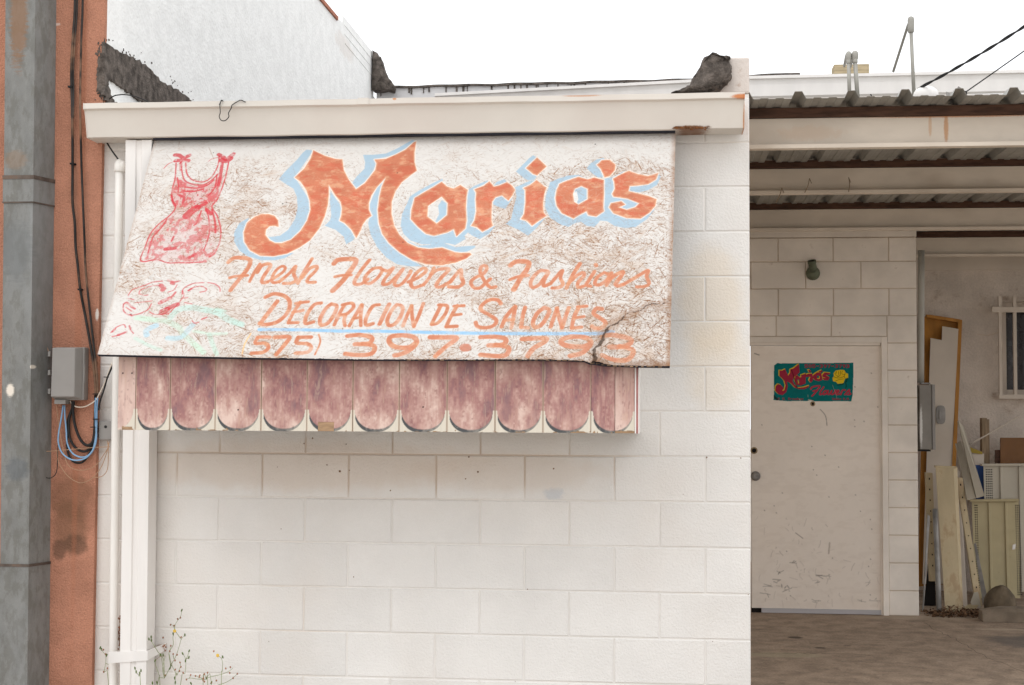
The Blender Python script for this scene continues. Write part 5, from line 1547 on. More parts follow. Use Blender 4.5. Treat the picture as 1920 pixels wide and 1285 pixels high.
col = col * (1 - grime * .6) + np.array(S(166, 142, 118)) * grime * .6
dl.col = col
r2 = np.random.default_rng(5)
for i in range(110):
    x = 1412 + 236 * r2.random(); y = 960 + 175 * r2.random() ** .6
    if x > 1560 and r2.random() < .55: continue
    an = r2.normal(1.2, .9); L_ = r2.uniform(2, 16)
    dl.stroke([(x, y), (x + math.cos(an) * L_ * .5 + r2.normal(), y + math.sin(an) * L_ * .5), (x + math.cos(an) * L_, y + math.sin(an) * L_)], r2.uniform(.003, .006), S(132, 112, 94), r2.uniform(.1, .45), feather=.003)
for (x, y, w__) in ((1452, 1097, .016), (1462, 1105, .02), (1455, 1078, .012), (1430, 1103, .01), (1532, 1082, .014), (1529, 1095, .010), (1625, 1095, .006), (1480, 1058, .014), (1433, 1120, .012), (1470, 1110, .012), (1548, 1080, .008), (1520, 1131, .010), (1612, 1128, .008), (1640, 1127, .008)):
    [dl.stroke([(x + r2.normal() * 6, y + r2.normal() * 3), (x + r2.normal() * 6, y + r2.normal() * 3)], w__ * .45, S(96, 82, 70), .55, feather=.003) for _ in range(3)]
dl.stroke([(1534, 768), (1544, 780), (1547, 798)], .006, S(90, 74, 62), .7); dl.stroke([(1486, 1002), (1500, 1012)], .006, S(110, 90, 74), .7); dl.stroke([(1552, 1020), (1550, 1040)], .012, S(140, 118, 98), .5)
dl.stroke([(1407, 663), (1416, 666)], .006, S(60, 50, 44), .8)
for i in range(30):
    x, y = 1420 + 230 * r2.random(), 660 + 480 * r2.random()
    dl.stroke([(x, y), (x + 1, y + 1)], .007, S(110, 90, 74), .6)
dl.build([(a_.x, YD + .02, ztop), (a_.x + dl.w, YD + .02, ztop), (a_.x + dl.w, YD + .02, ztop - dl.h), (a_.x, YD + .02, ztop - dl.h)], dr, {0: 'door_leaf'}, M_paintc, (0, -1, 0))
g = G(); g.box(a_.x, a_.x + dl.w, YD + .021, YD + .065, 0.037, ztop); g.make('door_core', M_blockin, dr)
sx = at(1428, 1148, YD + .01).x
g = G(); g.box(sx, xrr - .01, YD + .006, YD + .019, 0.004, 0.036); g.make('door_sweep', M_sill, dr)
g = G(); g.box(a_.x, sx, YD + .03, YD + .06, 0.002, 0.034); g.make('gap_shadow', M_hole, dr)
c = at(1417, 893, YD + .0); g = G()
g.lathe(c + Vector((0, .018, 0)), (0, -1, 0), [(0, .036), (.004, .036), (.008, .03), (.012, .016), (.035, .014), (.04, .026), (.055, .029), (.066, .024), (.068, .010), (.066, .008)], 20)
g.make('door_knob', M_oldsteel, dr, smooth=True)
c = at(1414, 845, YD + .019); g = G(); g.lathe(c + Vector((0, .0, 0)), (0, -1, 0), [(-.002, .027), (.001, .025), (.002, .018), (.0015, .016)], 14); g.make('bolt_rim', M_brass, dr)
g = G(); g.lathe(c, (0, -1, 0), [(0, .017), (.0028, .017)], 12); g.make('bolt_hole', M_hole, dr)
c = at(1524, 757.5, YD + .019); g = G(); g.lathe(c, (0, -1, 0), [(-.001, .019), (.004, .017), (.006, .011), (.0055, .009)], 14); g.make('peephole_rim', M_brass, dr)
g = G(); g.lathe(c, (0, -1, 0), [(0, .0095), (.0065, .0095)], 10); g.make('peephole', M_hole, dr)

# teal shop decal on the door
dq = [(1449, 681), (1602, 680), (1600, 752), (1449, 752)]
a0, a1 = at(1449, 680, YD + .018), at(1602, 753, YD + .018)
dc_ = Canvas(a1.x - a0.x, a0.z - a1.z, 300, 150, [(1449, 680), (1602, 680), (1602, 753), (1449, 753)])
zt2 = lambda p: (1440 + p[0] / 11.294, 670 + p[1] / 11.29)
nn = vnoise(301, 151, 30, 16, 71)
TEAL = S(6, 112, 112); MAR = S(160, 44, 66); YEL = S(232, 196, 40)
dc_.col[:] = np.array(TEAL) * (0.85 + .3 * nn[..., None])
def dp(P, col_, gr=0, al=1.0, ho=()): dc_.poly(P, col_, al, zt2, 0, [h_ for h_ in ho], grow=gr, feather=.0012)
Mm = [(240,280),(300,285),(370,250),(385,300),(430,390),(470,330),(470,260),(540,235),(600,190),(660,140),(665,230),(675,320),(620,370),(560,420),(520,500),(560,580),(640,650),(760,640),(880,600),(860,640),(770,680),(660,680),(570,650),(500,570),(460,540),(400,520),(420,620),(390,740),(310,810),(220,790),(150,720),(160,620),(210,570),(270,590),(330,660),(300,720),(350,700),(370,600),(340,500),(290,440),(240,400)]
ss = [Mm, [(580,400),(620,380),(680,430),(740,400),(760,370),(800,350),(830,380),(800,430),(800,560),(700,600),(610,590),(565,500)],
      [(700,380),(800,345),(820,400),(780,430),(800,540),(740,560),(720,480)], [(860,350),(940,345),(960,420),(950,500),(910,545),(870,490),(900,420),(800,420),(830,360)], [(850,270),(890,265),(920,300),(880,330)],
      [(960,380),(1040,320),(1130,330),(1150,420),(1150,490),(1080,510),(1000,490),(950,440)], [(1060,310),(1140,270),(1160,300),(1110,330)],
      [(1150,380),(1200,320),(1330,335),(1300,370),(1230,375),(1310,430),(1280,490),(1190,490),(1150,440),(1230,440),(1160,420)]]
for P in ss: dc_.poly([(x - 14, y - 10) for x, y in P], YEL, .95, zt2, 0, (), grow=.0012, feather=.0012)
for P in ss: dp(P, MAR)
dp([(630,470),(665,480),(665,560),(640,540)], TEAL); dp([(1040,390),(1090,390),(1080,460),(1045,450)], TEAL)
def dstk(P, w_, c__, al=.95): dc_.stroke(P, w_ / 11.29 / 253, c__, al, zt2, 0, feather=.001)
dstk([(640,500),(650,550)], 18, YEL); dstk([(1050,450),(1090,450),(1090,410)], 16, YEL)
# script word Flowers
for P in ([(910,680),(930,640),(1010,615),(1100,615),(1060,680),(990,770),(935,825)], [(960,720),(1050,700)], [(1180,635),(1120,720),(1100,790),(1150,780)], [(1230,710),(1180,740),(1180,790),(1240,770),(1260,720),(1230,710)],
          [(1280,710),(1260,780),(1310,780),(1350,710),(1340,780),(1390,780),(1430,700)], [(1430,770),(1500,730),(1490,700),(1450,730),(1450,790),(1520,780)], [(1540,790),(1580,700),(1640,700)], [(1630,790),(1720,690),(1720,740),(1750,780),(1680,790)]):
    dstk(P, 34, S(186, 50, 72))
FONT = {'5': [[(1,0),(0,0),(0,.45),(.8,.45),(1,.7),(.8,1),(0,1)]], '0': [[(.5,0),(0,.3),(0,.7),(.5,1),(1,.7),(1,.3),(.5,0)]], '3': [[(0,0),(.9,.1),(.9,.4),(.4,.5),(.9,.6),(.9,.9),(0,1)]],
        '9': [[(1,.4),(.3,.5),(0,.25),(.5,0),(1,.25),(.9,.7),(.4,1)]], '7': [[(0,0),(1,0),(.4,1)]], '-': [[(.1,.5),(.9,.5)]], 'H': [[(0,0),(0,1)],[(1,0),(1,1)],[(0,.5),(1,.5)]], 'o': [[(.5,.3),(0,.6),(.5,1),(1,.6),(.5,.3)]],
        'b': [[(0,0),(0,1),(.8,.9),(.8,.5),(0,.5)]], 's': [[(1,.35),(0,.4),(.9,.75),(0,1)]], 'N': [[(0,1),(0,0),(1,1),(1,0)]], 'M': [[(0,1),(0,0),(.5,.6),(1,0),(1,1)]], 'r': [[(0,.3),(0,1)],[(0,.5),(.8,.35)]], 'a': [[(.9,.4),(.1,.5),(.1,.95),(.9,.9),(.9,.35),(.95,1)]], 'w': [[(0,.35),(.25,1),(.5,.5),(.75,1),(1,.35)]], 'd': [[(1,0),(1,1),(.1,.95),(.1,.5),(1,.5)]], 'y': [[(0,.35),(.5,.9)],[(1,.35),(.2,1.25)]], 'B': [[(0,0),(0,1),(.8,.9),(.7,.5),(0,.5),(.7,.4),(.7,.05),(0,0)]], '.': [[(.1,.95),(.2,1)]], ' ': []}
def word(txt, x, y, w_, h_, gap, wd, c__):
    for ch in txt:
        for P in FONT[ch]: dc_.stroke([(x + a * w_, y + b * h_) for a, b in P], wd / 11.29 / 253, c__, .9, zt2, 0, smooth=0, feather=.001)
        x += w_ + gap
word('505-397-3793', 790, 155, 52, 62, 28, 20, MAR)
word('Hobbs N.M.', 1365, 865, 26, 40, 13, 11, MAR)
word('N. Broadway', 310, 865, 28, 42, 13, 11, MAR); word('0', 210, 865, 28, 42, 13, 11, MAR)
# yellow rose
for P in ([(1440,280),(1540,265),(1620,270),(1650,330),(1700,350),(1700,440),(1640,450),(1620,500),(1600,550),(1480,565),(1440,520),(1380,510),(1370,440),(1400,400),(1390,340)],): dp(P, YEL)
for P in ([(1460,300),(1440,380),(1500,400)], [(1500,300),(1500,370)], [(1540,290),(1530,380),(1470,420)], [(1580,290),(1570,350),(1640,370)], [(1400,410),(1470,440),(1560,430),(1620,400)], [(1440,500),(1520,470),(1600,460)], [(1640,330),(1620,410),(1640,450)], [(1420,340),(1440,330)]):
    dstk(P, 10, S(90, 84, 20), .85)
dstk([(1480,590),(1560,580),(1600,560)], 26, S(12, 70, 52)); dstk([(1640,520),(1660,600),(1650,650)], 24, S(12, 76, 60)); dstk([(1680,450),(1660,520)], 30, S(12, 70, 52))
# tears and scratches
dstk([(500,270),(550,420),(600,600),(620,650)], 22, S(90, 24, 36), .8); dstk([(1370,590),(1400,680),(1440,780),(1460,880)], 7, S(190, 190, 170), .6); dstk([(845,800),(850,850)], 9, S(190, 190, 170), .6); dstk([(665,890),(685,925)], 14, S(200, 190, 170), .7)
dstk([(130,840),(190,900)], 50, S(40, 36, 34), .8); dstk([(860,905),(900,915),(960,930)], 22, S(190, 176, 160), .9)
ov = vnoise(301, 151, 24, 12, 72)
decal = thing('door_decal', 'torn teal decal with maroon lettering and a yellow rose, stuck on the back door', 'decal', ((a0.x + a1.x) / 2, YD + .018, a1.z))
# ragged rim: faces outside the torn outline are left away
rim = [(130,170),(200,120),(260,130),(560,125),(800,120),(1300,120),(1810,112),(1812,300),(1800,600),(1790,800),(1762,932),(1500,930),(1100,935),(960,932),(900,910),(820,930),(400,932),(112,912),(125,700),(120,400)]
P = dc_.m(rim, zt2); sl = (slice(0, 151), slice(0, 301)); keepm = dc_.inside(P, sl)
dc_.id[:] = np.where(keepm, 0, 99)
dc_.build([(a0.x, YD + .0185, a0.z), (a1.x, YD + .0185, a0.z), (a1.x, YD + .0185, a1.z), (a0.x, YD + .0185, a1.z)], decal, {0: 'printed_film'}, M_paintc, (0, -1, 0))

# lamp holder
lf = thing('lamp_holder', 'small green tinged bare lamp holder pointing up on the shaded block wall', 'light fixture', tuple(at(1524, 520, YD)))
c = at(1524, 513, YD)
g = G(); g.lathe(c + Vector((0, 0, 0)), (0, -1, 0), [(0, .052), (.012, .053), (.02, .05), (.035, .045), (.05, .03), (.056, .012), (.057, .001)], 18); g.make('round_base', M_fix, lf, smooth=True)
ax = Vector((-.18, -.35, .9)).normalized(); c2 = c + Vector((0, -.045, .01))
g = G(); g.lathe(c2, ax, [(0, .03), (.03, .031), (.06, .028), (.065, .032), (.085, .032), (.088, .026), (.06, .022)], 16); g.make('socket', M_fix, lf, smooth=True)
g = G(); g.lathe(c2 + ax * .07, ax, [(0, .024), (.012, .024)], 12); g.make('socket_opening', M_hole, lf)

# ------------------------------------------------------------------ far wall and window
YF = 5.9
fwl = thing('rear_plaster_wall', 'rough stained plaster wall with a barred window at the back of the carport', 'wall', (3.0, YF, 0))
wx0, wx1 = at(1880, 650, YF).x, at(1880, 650, YF).x + 0.9
wz1, wz0 = at(1900, 566, YF).z, at(1900, 742, YF).z
g = G(); g.box(0.8, wx0, YF, YF + .2, 0, 2.95); g.box(wx1, 4.6, YF, YF + .2, 0, 2.95); g.box(wx0, wx1, YF, YF + .2, 0, wz0); g.box(wx0, wx1, YF, YF + .2, wz1, 2.95)
g.make('plaster', M_plaster, fwl)
g = G(); a = at(1740, 489, YF - .02); b = at(1740, 507, YF - .02); g.box(0.9, 4.6, YF - .03, YF - .001, b.z, a.z + .05); g.make('wood_plate', M_board, fwl)
# cracked render ridges
for pts in ([(1833, 627), (1850, 629), (1862, 627), (1878, 622)],):
    g = G(); g.tube([at(x, y, YF + .001) for x, y in pts], .0045, 5); g.make('render_crack', M_mortarin, fwl)
wn_ = thing('barred_window', 'dark window behind white security bars at the far right of the carport', 'window', (wx0 + .4, YF, wz0))
g = G()
for (x0_, x1_, z0_, z1_) in ((wx0, wx0 + .04, wz0, wz1), (wx1 - .04, wx1, wz0, wz1), (wx0 + .04, wx1 - .04, wz1 - .05, wz1), (wx0 + .04, wx1 - .04, wz0, wz0 + .05)):
    g.box(x0_, x1_, YF + .04, YF + .1, z0_, z1_)
g.make('window_frame', M_board, wn_, bevel=.003)
g = G(); g.box(wx0 + .04, wx1 - .04, YF + .08, YF + .085, wz0 + .05, wz1 - .05); g.make('window_pane', M_glass, wn_)
g = G(); g.box(wx0 - .01, wx1 + .03, YF - .03, YF + .04, wz0 - .02, wz0 - .001); g.make('window_sill', M_board, wn_, bevel=.003)
for px_ in (1875.5, 1903, 1932, 1960):
    c = at(px_, 650, YF - .08); zt1, zb1 = at(px_, 556, YF - .08).z, at(px_, 745, YF - .08).z
    g = G(); g.box(c.x - .013, c.x + .013, YF - .092, YF - .066, zb1, zt1); g.make('security_bar', M_board, wn_)
for py0, py1, pe in ((576, 586, 1860), (740, 748, 1873)):
    a, b = at(pe, py0, YF - .095), at(pe, py1, YF - .095)
    g = G(); g.box(a.x, wx1 + .05, YF - .1, YF - .0925, b.z, a.z); g.make('cross_bar', M_board, wn_)

# ------------------------------------------------------------------ electrical gear on the corner
YP = 4.45
g = G(); g.tube([at(1726.5, 718, YP), at(1727, 600, YP), at(1727.5, 470, YP)], .024, 14, smooth=2)
tag(g.make('conduit_riser', M_emt, smooth=True), 'galvanised vertical conduit rising from the grey electrical box', 'conduit')
eb = thing('electrical_box', 'grey metal electrical box with flaking white paint at the wall corner', 'electrical box', tuple(at(1740, 846, YP)))
a, b = at(1724, 722, YP - .1), at(1748, 843, YP - .1)
g = G(); g.box(a.x, b.x, YP - .1, YP + .06, b.z, a.z); g.make('housing', mat('flaking_grey', S(136, 131, 124), var=.06, vscale=10, rough=.5, spots=[(tuple(at(1727, 800, YP - .1)), (.012, .2, .16), S(226, 224, 220), .8, 1.2)]), eb, bevel=.004)
g = G(); g.box(b.x + .002, b.x + .022, YP - .108, YP - .02, b.z - .002, a.z + .004); g.make('cover_flange', M_greybox, eb)
g = G(); c = at(1734, 716, YP - .03); g.box(c.x - .03, c.x + .035, YP - .06, YP + .02, a.z + .005, a.z + .018); g.make('conduit_hub', M_oldsteel, eb)
g = G(); c = at(1736, 849, YP - .03); g.box(a.x, c.x + .03, YP - .06, YP + .02, b.z - .016, b.z - .003); g.make('base_lip', M_dark, eb)

# ------------------------------------------------------------------ stored junk
def slabthing(name, P, Ys, th, m, label, cat, group=None, bevel=0.0):
    pts = [at(x, y, Y) for (x, y), Y in zip(P, Ys)]
    pts = [Vector((p.x, p.y, max(p.z, 0.003))) for p in pts]
    g = G(); g.slab(pts, th)
    return tag(g.make(name, m, bevel=bevel), label, cat, group)
def rimpts(P, Ys): return [at(x, y, Y) for (x, y), Y in zip(P, Ys)]
# tall laminate tray with rim
tt = thing('laminate_tray', 'tall brown laminate door tray with raised edges leaning behind the electrical box', 'panel', tuple(at(1765, 1105, 5.3)))
P = [(1733, 594), (1742, 590), (1800, 599), (1800, 640), (1779, 1095), (1722, 1100)]; Ys = [5.75, 5.75, 5.75, 5.73, 5.35, 5.35]
g = G(); g.slab(rimpts(P, Ys), .02); g.make('tray_back', M_tan, tt)
g = G(); g.slab(rimpts([(1797, 600), (1804, 602), (1783, 1095), (1776, 1095)], [5.68, 5.68, 5.28, 5.28]), .06); g.make('tray_rim', M_tan, tt)
g = G(); g.slab(rimpts([(1738, 590), (1804, 600), (1804, 606), (1738, 595)], [5.68, 5.68, 5.68, 5.68]), .06); g.make('tray_rim', M_tan, tt)
slabthing('notched_board', [(1767, 612), (1797, 617), (1788, 800), (1779, 1095), (1730, 1095), (1745, 634), (1766, 638)], [5.66, 5.66, 5.52, 5.3, 5.3, 5.64, 5.64], .012, M_board,
          'white board with a stepped notch at its top, leaning inside the brown tray', 'board')
c = at(1764, 778, 5.45)
t = thing('recessed_pull', 'dull grey rounded cover plate on the white notched board beside the electrical box', 'cover plate', tuple(at(1764, 795, 5.5)))
P = []
for i in range(20):
    a_ = 2 * math.pi * i / 20
    P.append(at(1764 + 9 * abs(math.cos(a_)) ** .6 * (1 if math.cos(a_) > 0 else -1), 778 + 17.5 * abs(math.sin(a_)) ** .6 * (1 if math.sin(a_) > 0 else -1), 5.47))
g = G(); g.slab(P, .02, Vector((0, -1, 0))); g.make('plate', M_oldsteel, t, bevel=.004)
g = G(); g.blob(at(1762, 778, 5.465), .012, .006, .04, 8, 6); g.make('plate_rib', M_oldsteel, t)
# beige leaning panel
bp_ = thing('beige_panel', 'wide beige metal shelf panel leaning upright nearest the block wall corner', 'metal panel', tuple(at(1790, 1153, 4.6)))
P = [(1754, 875), (1787, 874), (1801, 1146), (1773, 1155)]; Ys = [4.95, 4.95, 4.62, 4.62]
g = G(); g.slab(rimpts(P, Ys), .006); g.make('panel_face', M_beige, bp_)
g = G(); g.slab(rimpts([(1787.5, 874), (1795, 877), (1806, 1140), (1801.5, 1146)], [4.95, 5.0, 4.68, 4.62]), .006); g.make('panel_flange', M_beige, bp_)
g = G(); g.slab(rimpts([(1753, 873), (1795, 875), (1795, 878), (1753, 877)], [4.945] * 4), .03); g.make('panel_flange', M_beige, bp_)
# posts
def post(P, Ys, wd, m, label, cat='metal post', th=.03, angle=True):
    """leaning angle iron: two flanges"""
    (x0_, y0_), (x1_, y1_) = P
    t = thing('leaning_post', label, cat, tuple(at(x1_, y1_, Ys[1])))
    g = G(); g.slab(rimpts([(x0_ - wd / 2, y0_), (x0_ + wd / 2, y0_ + 1), (x1_ + wd / 2, y1_), (x1_ - wd / 2, y1_)], [Ys[0], Ys[0], Ys[1], Ys[1]]), .004); g.make('flange', m, t)
    if angle:
        a, b = at(x0_ - wd / 2, y0_, Ys[0] + .002), at(x1_ - wd / 2, y1_, Ys[1] + .002)
        g = G(); g.add([a, b, b + Vector((0, th, 0)), a + Vector((0, th, 0)), a + Vector((-.003, 0, 0)), b + Vector((-.003, 0, 0)), b + Vector((-.003, th, 0)), a + Vector((-.003, th, 0))],
                       [(0, 1, 2, 3), (7, 6, 5, 4), (0, 4, 5, 1), (3, 2, 6, 7)]); g.make('flange', m, t)
    g = G()
    for i in range(9):
        f = .06 + .1 * i
        c = at(x0_ + (x1_ - x0_) * f, y0_ + (y1_ - y0_) * f, Ys[0] + (Ys[1] - Ys[0]) * f - .0015)
        g.box(c.x - .004, c.x + .004, c.y - .001, c.y + .002, c.z - .009, c.z + .009)
    g.make('slot_holes', M_hole, t)
    return t
post([(1742, 886), (1750, 1090)], (5.1, 4.8), 13, M_beige, 'narrow tan slotted post leaning left of the wide beige panel')
post([(1799, 895), (1836, 1136)], (5.05, 4.72), 11, M_beige, 'slotted beige post leaning just right of the wide beige panel')
slabthing('steel_strip', [(1739, 965), (1744, 968), (1732, 1140), (1729, 1155)], [4.8, 4.8, 4.55, 4.55], .02, M_oldsteel, 'narrow galvanised strip standing against the block wall corner', 'metal strip')
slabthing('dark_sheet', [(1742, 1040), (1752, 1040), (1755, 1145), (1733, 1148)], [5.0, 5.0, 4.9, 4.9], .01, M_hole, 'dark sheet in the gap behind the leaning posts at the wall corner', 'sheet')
g = G(); g.tube([at(1753, 955, 4.85), at(1758, 1060, 4.72), at(1761, 1152, 4.6)], .019, 12, smooth=2)
tag(g.make('grey_pipe', M_oldsteel, smooth=True), 'grey pipe standing upright between the slotted post and the wide beige panel', 'pipe')
slabthing('grey_trim_strip', [(1826, 1020), (1830, 1018), (1852, 1125), (1843, 1132)], [4.95, 4.95, 4.7, 4.7], .004, M_oldsteel, 'thin curved grey trim strip leaning right of the slotted beige post', 'metal strip')
slabthing('pinkish_batten', [(1795, 880), (1800, 885), (1814, 1138), (1806, 1140)], [5.15, 5.15, 4.85, 4.85], .015, M_board, 'thin pale batten hidden behind the edge of the wide beige panel', 'batten')
# two white channels, tilted
for k_, (P, lab) in enumerate((([(1794, 832), (1801, 826), (1828, 934), (1815, 938)], 'white metal channel tilted on the shelving, left of the slanted pair'),
                               ([(1798, 790), (1806, 800), (1845, 930), (1832, 934)], 'white metal channel tilted on the shelving, right and longer one of the slanted pair'))):
    t = thing('white_channel', lab, 'metal channel', tuple(at(*P[2], 4.9)))
    g = G(); g.slab(rimpts(P, [5.35, 5.35, 4.92, 4.92]), .004); g.make('channel_web', M_shelfw, t)
    a, b = at(*P[1], 5.345), at(*P[2], 4.915)
    g = G(); g.add([a, b, b + Vector((.004, .045, 0)), a + Vector((.004, .045, 0))] + [q + Vector((.004, 0, 0)) for q in (a, b, b + Vector((.004, .045, 0)), a + Vector((.004, .045, 0)))], [(0, 1, 2, 3), (7, 6, 5, 4), (0, 4, 5, 1)]); g.make('channel_flange', M_shelfw, t)
    a, b = at(*P[0], 5.345), at(*P[3], 4.915)
    g = G(); g.add([a, b, b + Vector((.0, .045, 0)), a + Vector((.0, .045, 0))] + [q + Vector((-.004, 0, 0)) for q in (a, b, b + Vector((.0, .045, 0)), a + Vector((.0, .045, 0)))], [(3, 2, 1, 0), (4, 5, 6, 7), (1, 5, 4, 0)]); g.make('channel_flange', M_shelfw, t)
# shelving panels
def shelfpanel(name, x0_, x1_, y0_, y1_, Yt, Yb, folds, m, label, perf):
    t = thing(name, label, 'shelf panel', tuple(at((x0_ + x1_) / 2, y1_, Yb)))
    g = G(); g.slab(rimpts([(x0_, y0_), (x1_, y0_), (x1_ + (3 if Yb < Yt else 0), y1_), (x0_ + 6, y1_)], [Yt, Yt, Yb, Yb]), .004); g.make('panel_face', m, t)
    for fx_ in folds:
        g = G(); g.slab(rimpts([(fx_, y0_ + 2), (fx_ + 5, y0_ + 2), (fx_ + 9.5, y1_), (fx_ + 4.5, y1_)], [Yt - .016, Yt - .016, Yb - .016, Yb - .016]), .015); g.make('raised_fold', m, t, bevel=.003)
    g = G(); g.slab(rimpts([(x0_ - 3, y0_ - 3), (x1_ + 1, y0_ - 4), (x1_ + 1, y0_), (x0_ - 3, y0_ + 1)], [Yt - .04] * 4), .06); g.make('top_flange', m, t)
    g = G()
    for (c0, c1) in perf:
        yy = y0_ + 8
        while yy < y1_ - 5:
            f = (yy - y0_) / (y1_ - y0_)
            xx = c0
            while xx < c1:
                c = at(xx + 5 * f, yy, Yt + (Yb - Yt) * f - .0012)
                g.add([c + Vector(d_) for d_ in ((-.0042, 0, -.005), (.0042, 0, -.005), (.0042, 0, .005), (-.0042, 0, .005))], [(0, 1, 2, 3)])
                xx += 3.4
            yy += 4.4
    if g.v: g.make('perforations', M_hole, t, kind='stuff')
    return t
shelfpanel('shelf_panel', 1822, 1910, 940, 1122, 5.15, 5.0, (1853, 1884), M_shelf, 'tan ribbed shelving panel with perforated edges standing in front', [(1828, 1834), (1904, 1914)])
shelfpanel('shelf_panel', 1844, 1990, 873, 1110, 5.4, 5.25, (1875, 1910, 1945), M_shelfw, 'off-white ribbed shelving panel standing behind the tan one', [(1849, 1860)])
slabthing('white_sticker', [(1899, 1022), (1905, 1020), (1903, 1030), (1898, 1031)], [5.04] * 4, .002, M_white, 'small torn white sticker on the tan shelving panel', 'sticker')
slabthing('blue_sheet', [(1829, 872), (1846, 873), (1850, 1010), (1832, 1010)], [5.5, 5.5, 5.35, 5.35], .01, M_blue, 'blue plastic sheet between the white channels and the shelving panels', 'plastic sheet')
# behind shelves
wp = thing('timber_post', 'weathered timber post standing behind the off-white shelving panel', 'timber', tuple(at(1850, 880, 5.7)))
a, b = at(1841, 784, 5.6), at(1854, 1080, 5.6)
g = G(); g.box(a.x, b.x, 5.6, 5.68, 0.0, a.z); g.make('post', M_wood, wp, bevel=.003)
g = G(); g.box(b.x + .001, b.x + .022, 5.62, 5.68, 0.0, a.z - .01); g.make('post_face', M_wood, wp)
slabthing('pegboard_sheet', [(1876, 821), (1990, 821), (1990, 900), (1876, 900)], [5.55] * 4, .02, M_peg, 'brown pegboard sheet behind the off-white shelving panel, under the window', 'pegboard')
slabthing('brown_offcut', [(1866, 844), (1875, 844), (1875, 900), (1866, 900)], [5.56] * 4, .02, M_nailer, 'small dark brown board offcut left of the pegboard', 'board')
slabthing('yellow_strip', [(1818, 838), (1842, 848), (1842, 852), (1820, 849)], [5.5] * 4, .02, mat('mustard_paint', S(160, 138, 60), var=.1), 'mustard coloured strip poking out left of the timber post', 'strip')
slabthing('white_offcut', [(1820, 851), (1845, 851), (1845, 872), (1820, 872)], [5.52] * 4, .02, M_board, 'white board offcut below the mustard strip', 'board')
g = G(); g.tube([at(1818, 833, 5.45), at(1850, 816, 5.45), at(1960, 752, 5.5)], .007, 8, smooth=2, taper=.7)
tag(g.make('thin_rod', M_board, smooth=True), 'thin whitish rod slanting up to the right in front of the timber post', 'rod')
# curb and rock
g = G()
a, b = at(1838, 1135, 4.1), at(1843, 1167, 4.1)
nseg = 16; rs2 = np.random.default_rng(9)
secs = []
for i in range(nseg + 1):
    x = b.x + (2.6 * i / nseg) if i else b.x
    j = lambda: rs2.normal() * .003
    e = .0 if i else .02
    secs.append([Vector((x + j(), 4.08 + j(), 0.0)), Vector((x + j(), 4.08 + j() + e, .075 + j() - e)), Vector((x + j(), 4.10 + j() + e, .098 + j() - e)), Vector((x + j(), 4.22 + j() - e, .10 + j() - e)), Vector((x + j(), 4.25 + j() - e, 0.07 + j())), Vector((x, 4.25, 0))])
loft(g, secs)
tag(g.make('parking_curb', M_curb, bevel=.004), 'rough concrete parking curb lying on the slab at the far right', 'curb')
c = at(1878, 1130, 4.45)
g = G(); rs2 = np.random.default_rng(4)
base_i = len(g.v); g.blob((c.x, 4.5, 0.075), .112, .11, .135, 20, 12)
for i, v in enumerate(g.v):
    d_ = 1 + .05 * math.sin(v.x * 31 + v.z * 17) + .03 * math.sin(v.y * 60 + v.z * 33) + rs2.normal() * .008
    v.x = c.x + (v.x - c.x) * d_; v.z = max(0.0, .075 + (v.z - .075) * d_)
tag(g.make('rock', M_rock, smooth=True), 'rounded brown lump of rock resting behind the concrete curb', 'rock')
# debris of dry leaves
g = G(); rs2 = np.random.default_rng(14)
for i in range(900):
    f = rs2.random(); x = 1.6 + .42 * f + rs2.normal() * .03; y = 4.32 + .25 * rs2.random() + rs2.normal() * .03
    s_ = rs2.uniform(.006, .020); h = .004 + rs2.random() ** 2 * .05 * math.exp(-((f - .55) / .4) ** 2)
    a_ = rs2.random() * 6.28; ux = Vector((math.cos(a_), math.sin(a_), rs2.normal() * .4)) * s_; vx = Vector((-math.sin(a_), math.cos(a_), rs2.normal() * .6)) * s_ * rs2.uniform(.15, .7)
    p = Vector((x, y, h)); g.add([p - ux, p - vx, p + ux, p + vx], [(0, 1, 2, 3)])
tag(g.make('leaf_litter', M_leaf, kind='stuff'), 'dry brown leaves and grit blown under the leaning shelf parts', 'leaf litter')
slabthing('plywood_scrap', [(1807, 1138), (1820, 1132), (1838, 1130), (1830, 1142), (1812, 1144)], [4.62, 4.66, 4.66, 4.6, 4.6], .008, M_woodblk, 'pale broken plywood scrap lying in the leaf litter', 'wood scrap')
slabthing('crumpled_paper', [(1826, 1112), (1834, 1110), (1840, 1140), (1824, 1140), (1820, 1130)], [4.64] * 5, .01, M_shelfw, 'crumpled pale paper stuck at the foot of the slotted post', 'paper')

def gpt(px, py):
    d = fw + rt * ((px - 960) / F) - up * ((py - 642.5) / F)
    return cpos + d * (-cpos.z / d.z)
r5 = random.Random(8)
for pts, lab in (([(1731, 1166), (1752, 1180), (1790, 1196), (1822, 1218), (1868, 1240), (1925, 1262)], 'long crack running across the concrete slab in front of the leaning panels'),
                 ([(1415, 1224), (1490, 1226), (1560, 1225), (1650, 1229)], 'faint short crack in the slab in front of the door')):
    P = []
    for a_, b_ in zip(pts, pts[1:]):
        for j in range(6):
            P.append(gpt(a_[0] + (b_[0] - a_[0]) * j / 6 + r5.gauss(0, 2), a_[1] + (b_[1] - a_[1]) * j / 6 + r5.gauss(0, 1)) + Vector((0, 0, -.001)))
    g = G(); g.tube(P, .0018, 5, smooth=0)
    struct('slab_crack', g, M_hole, label=lab)
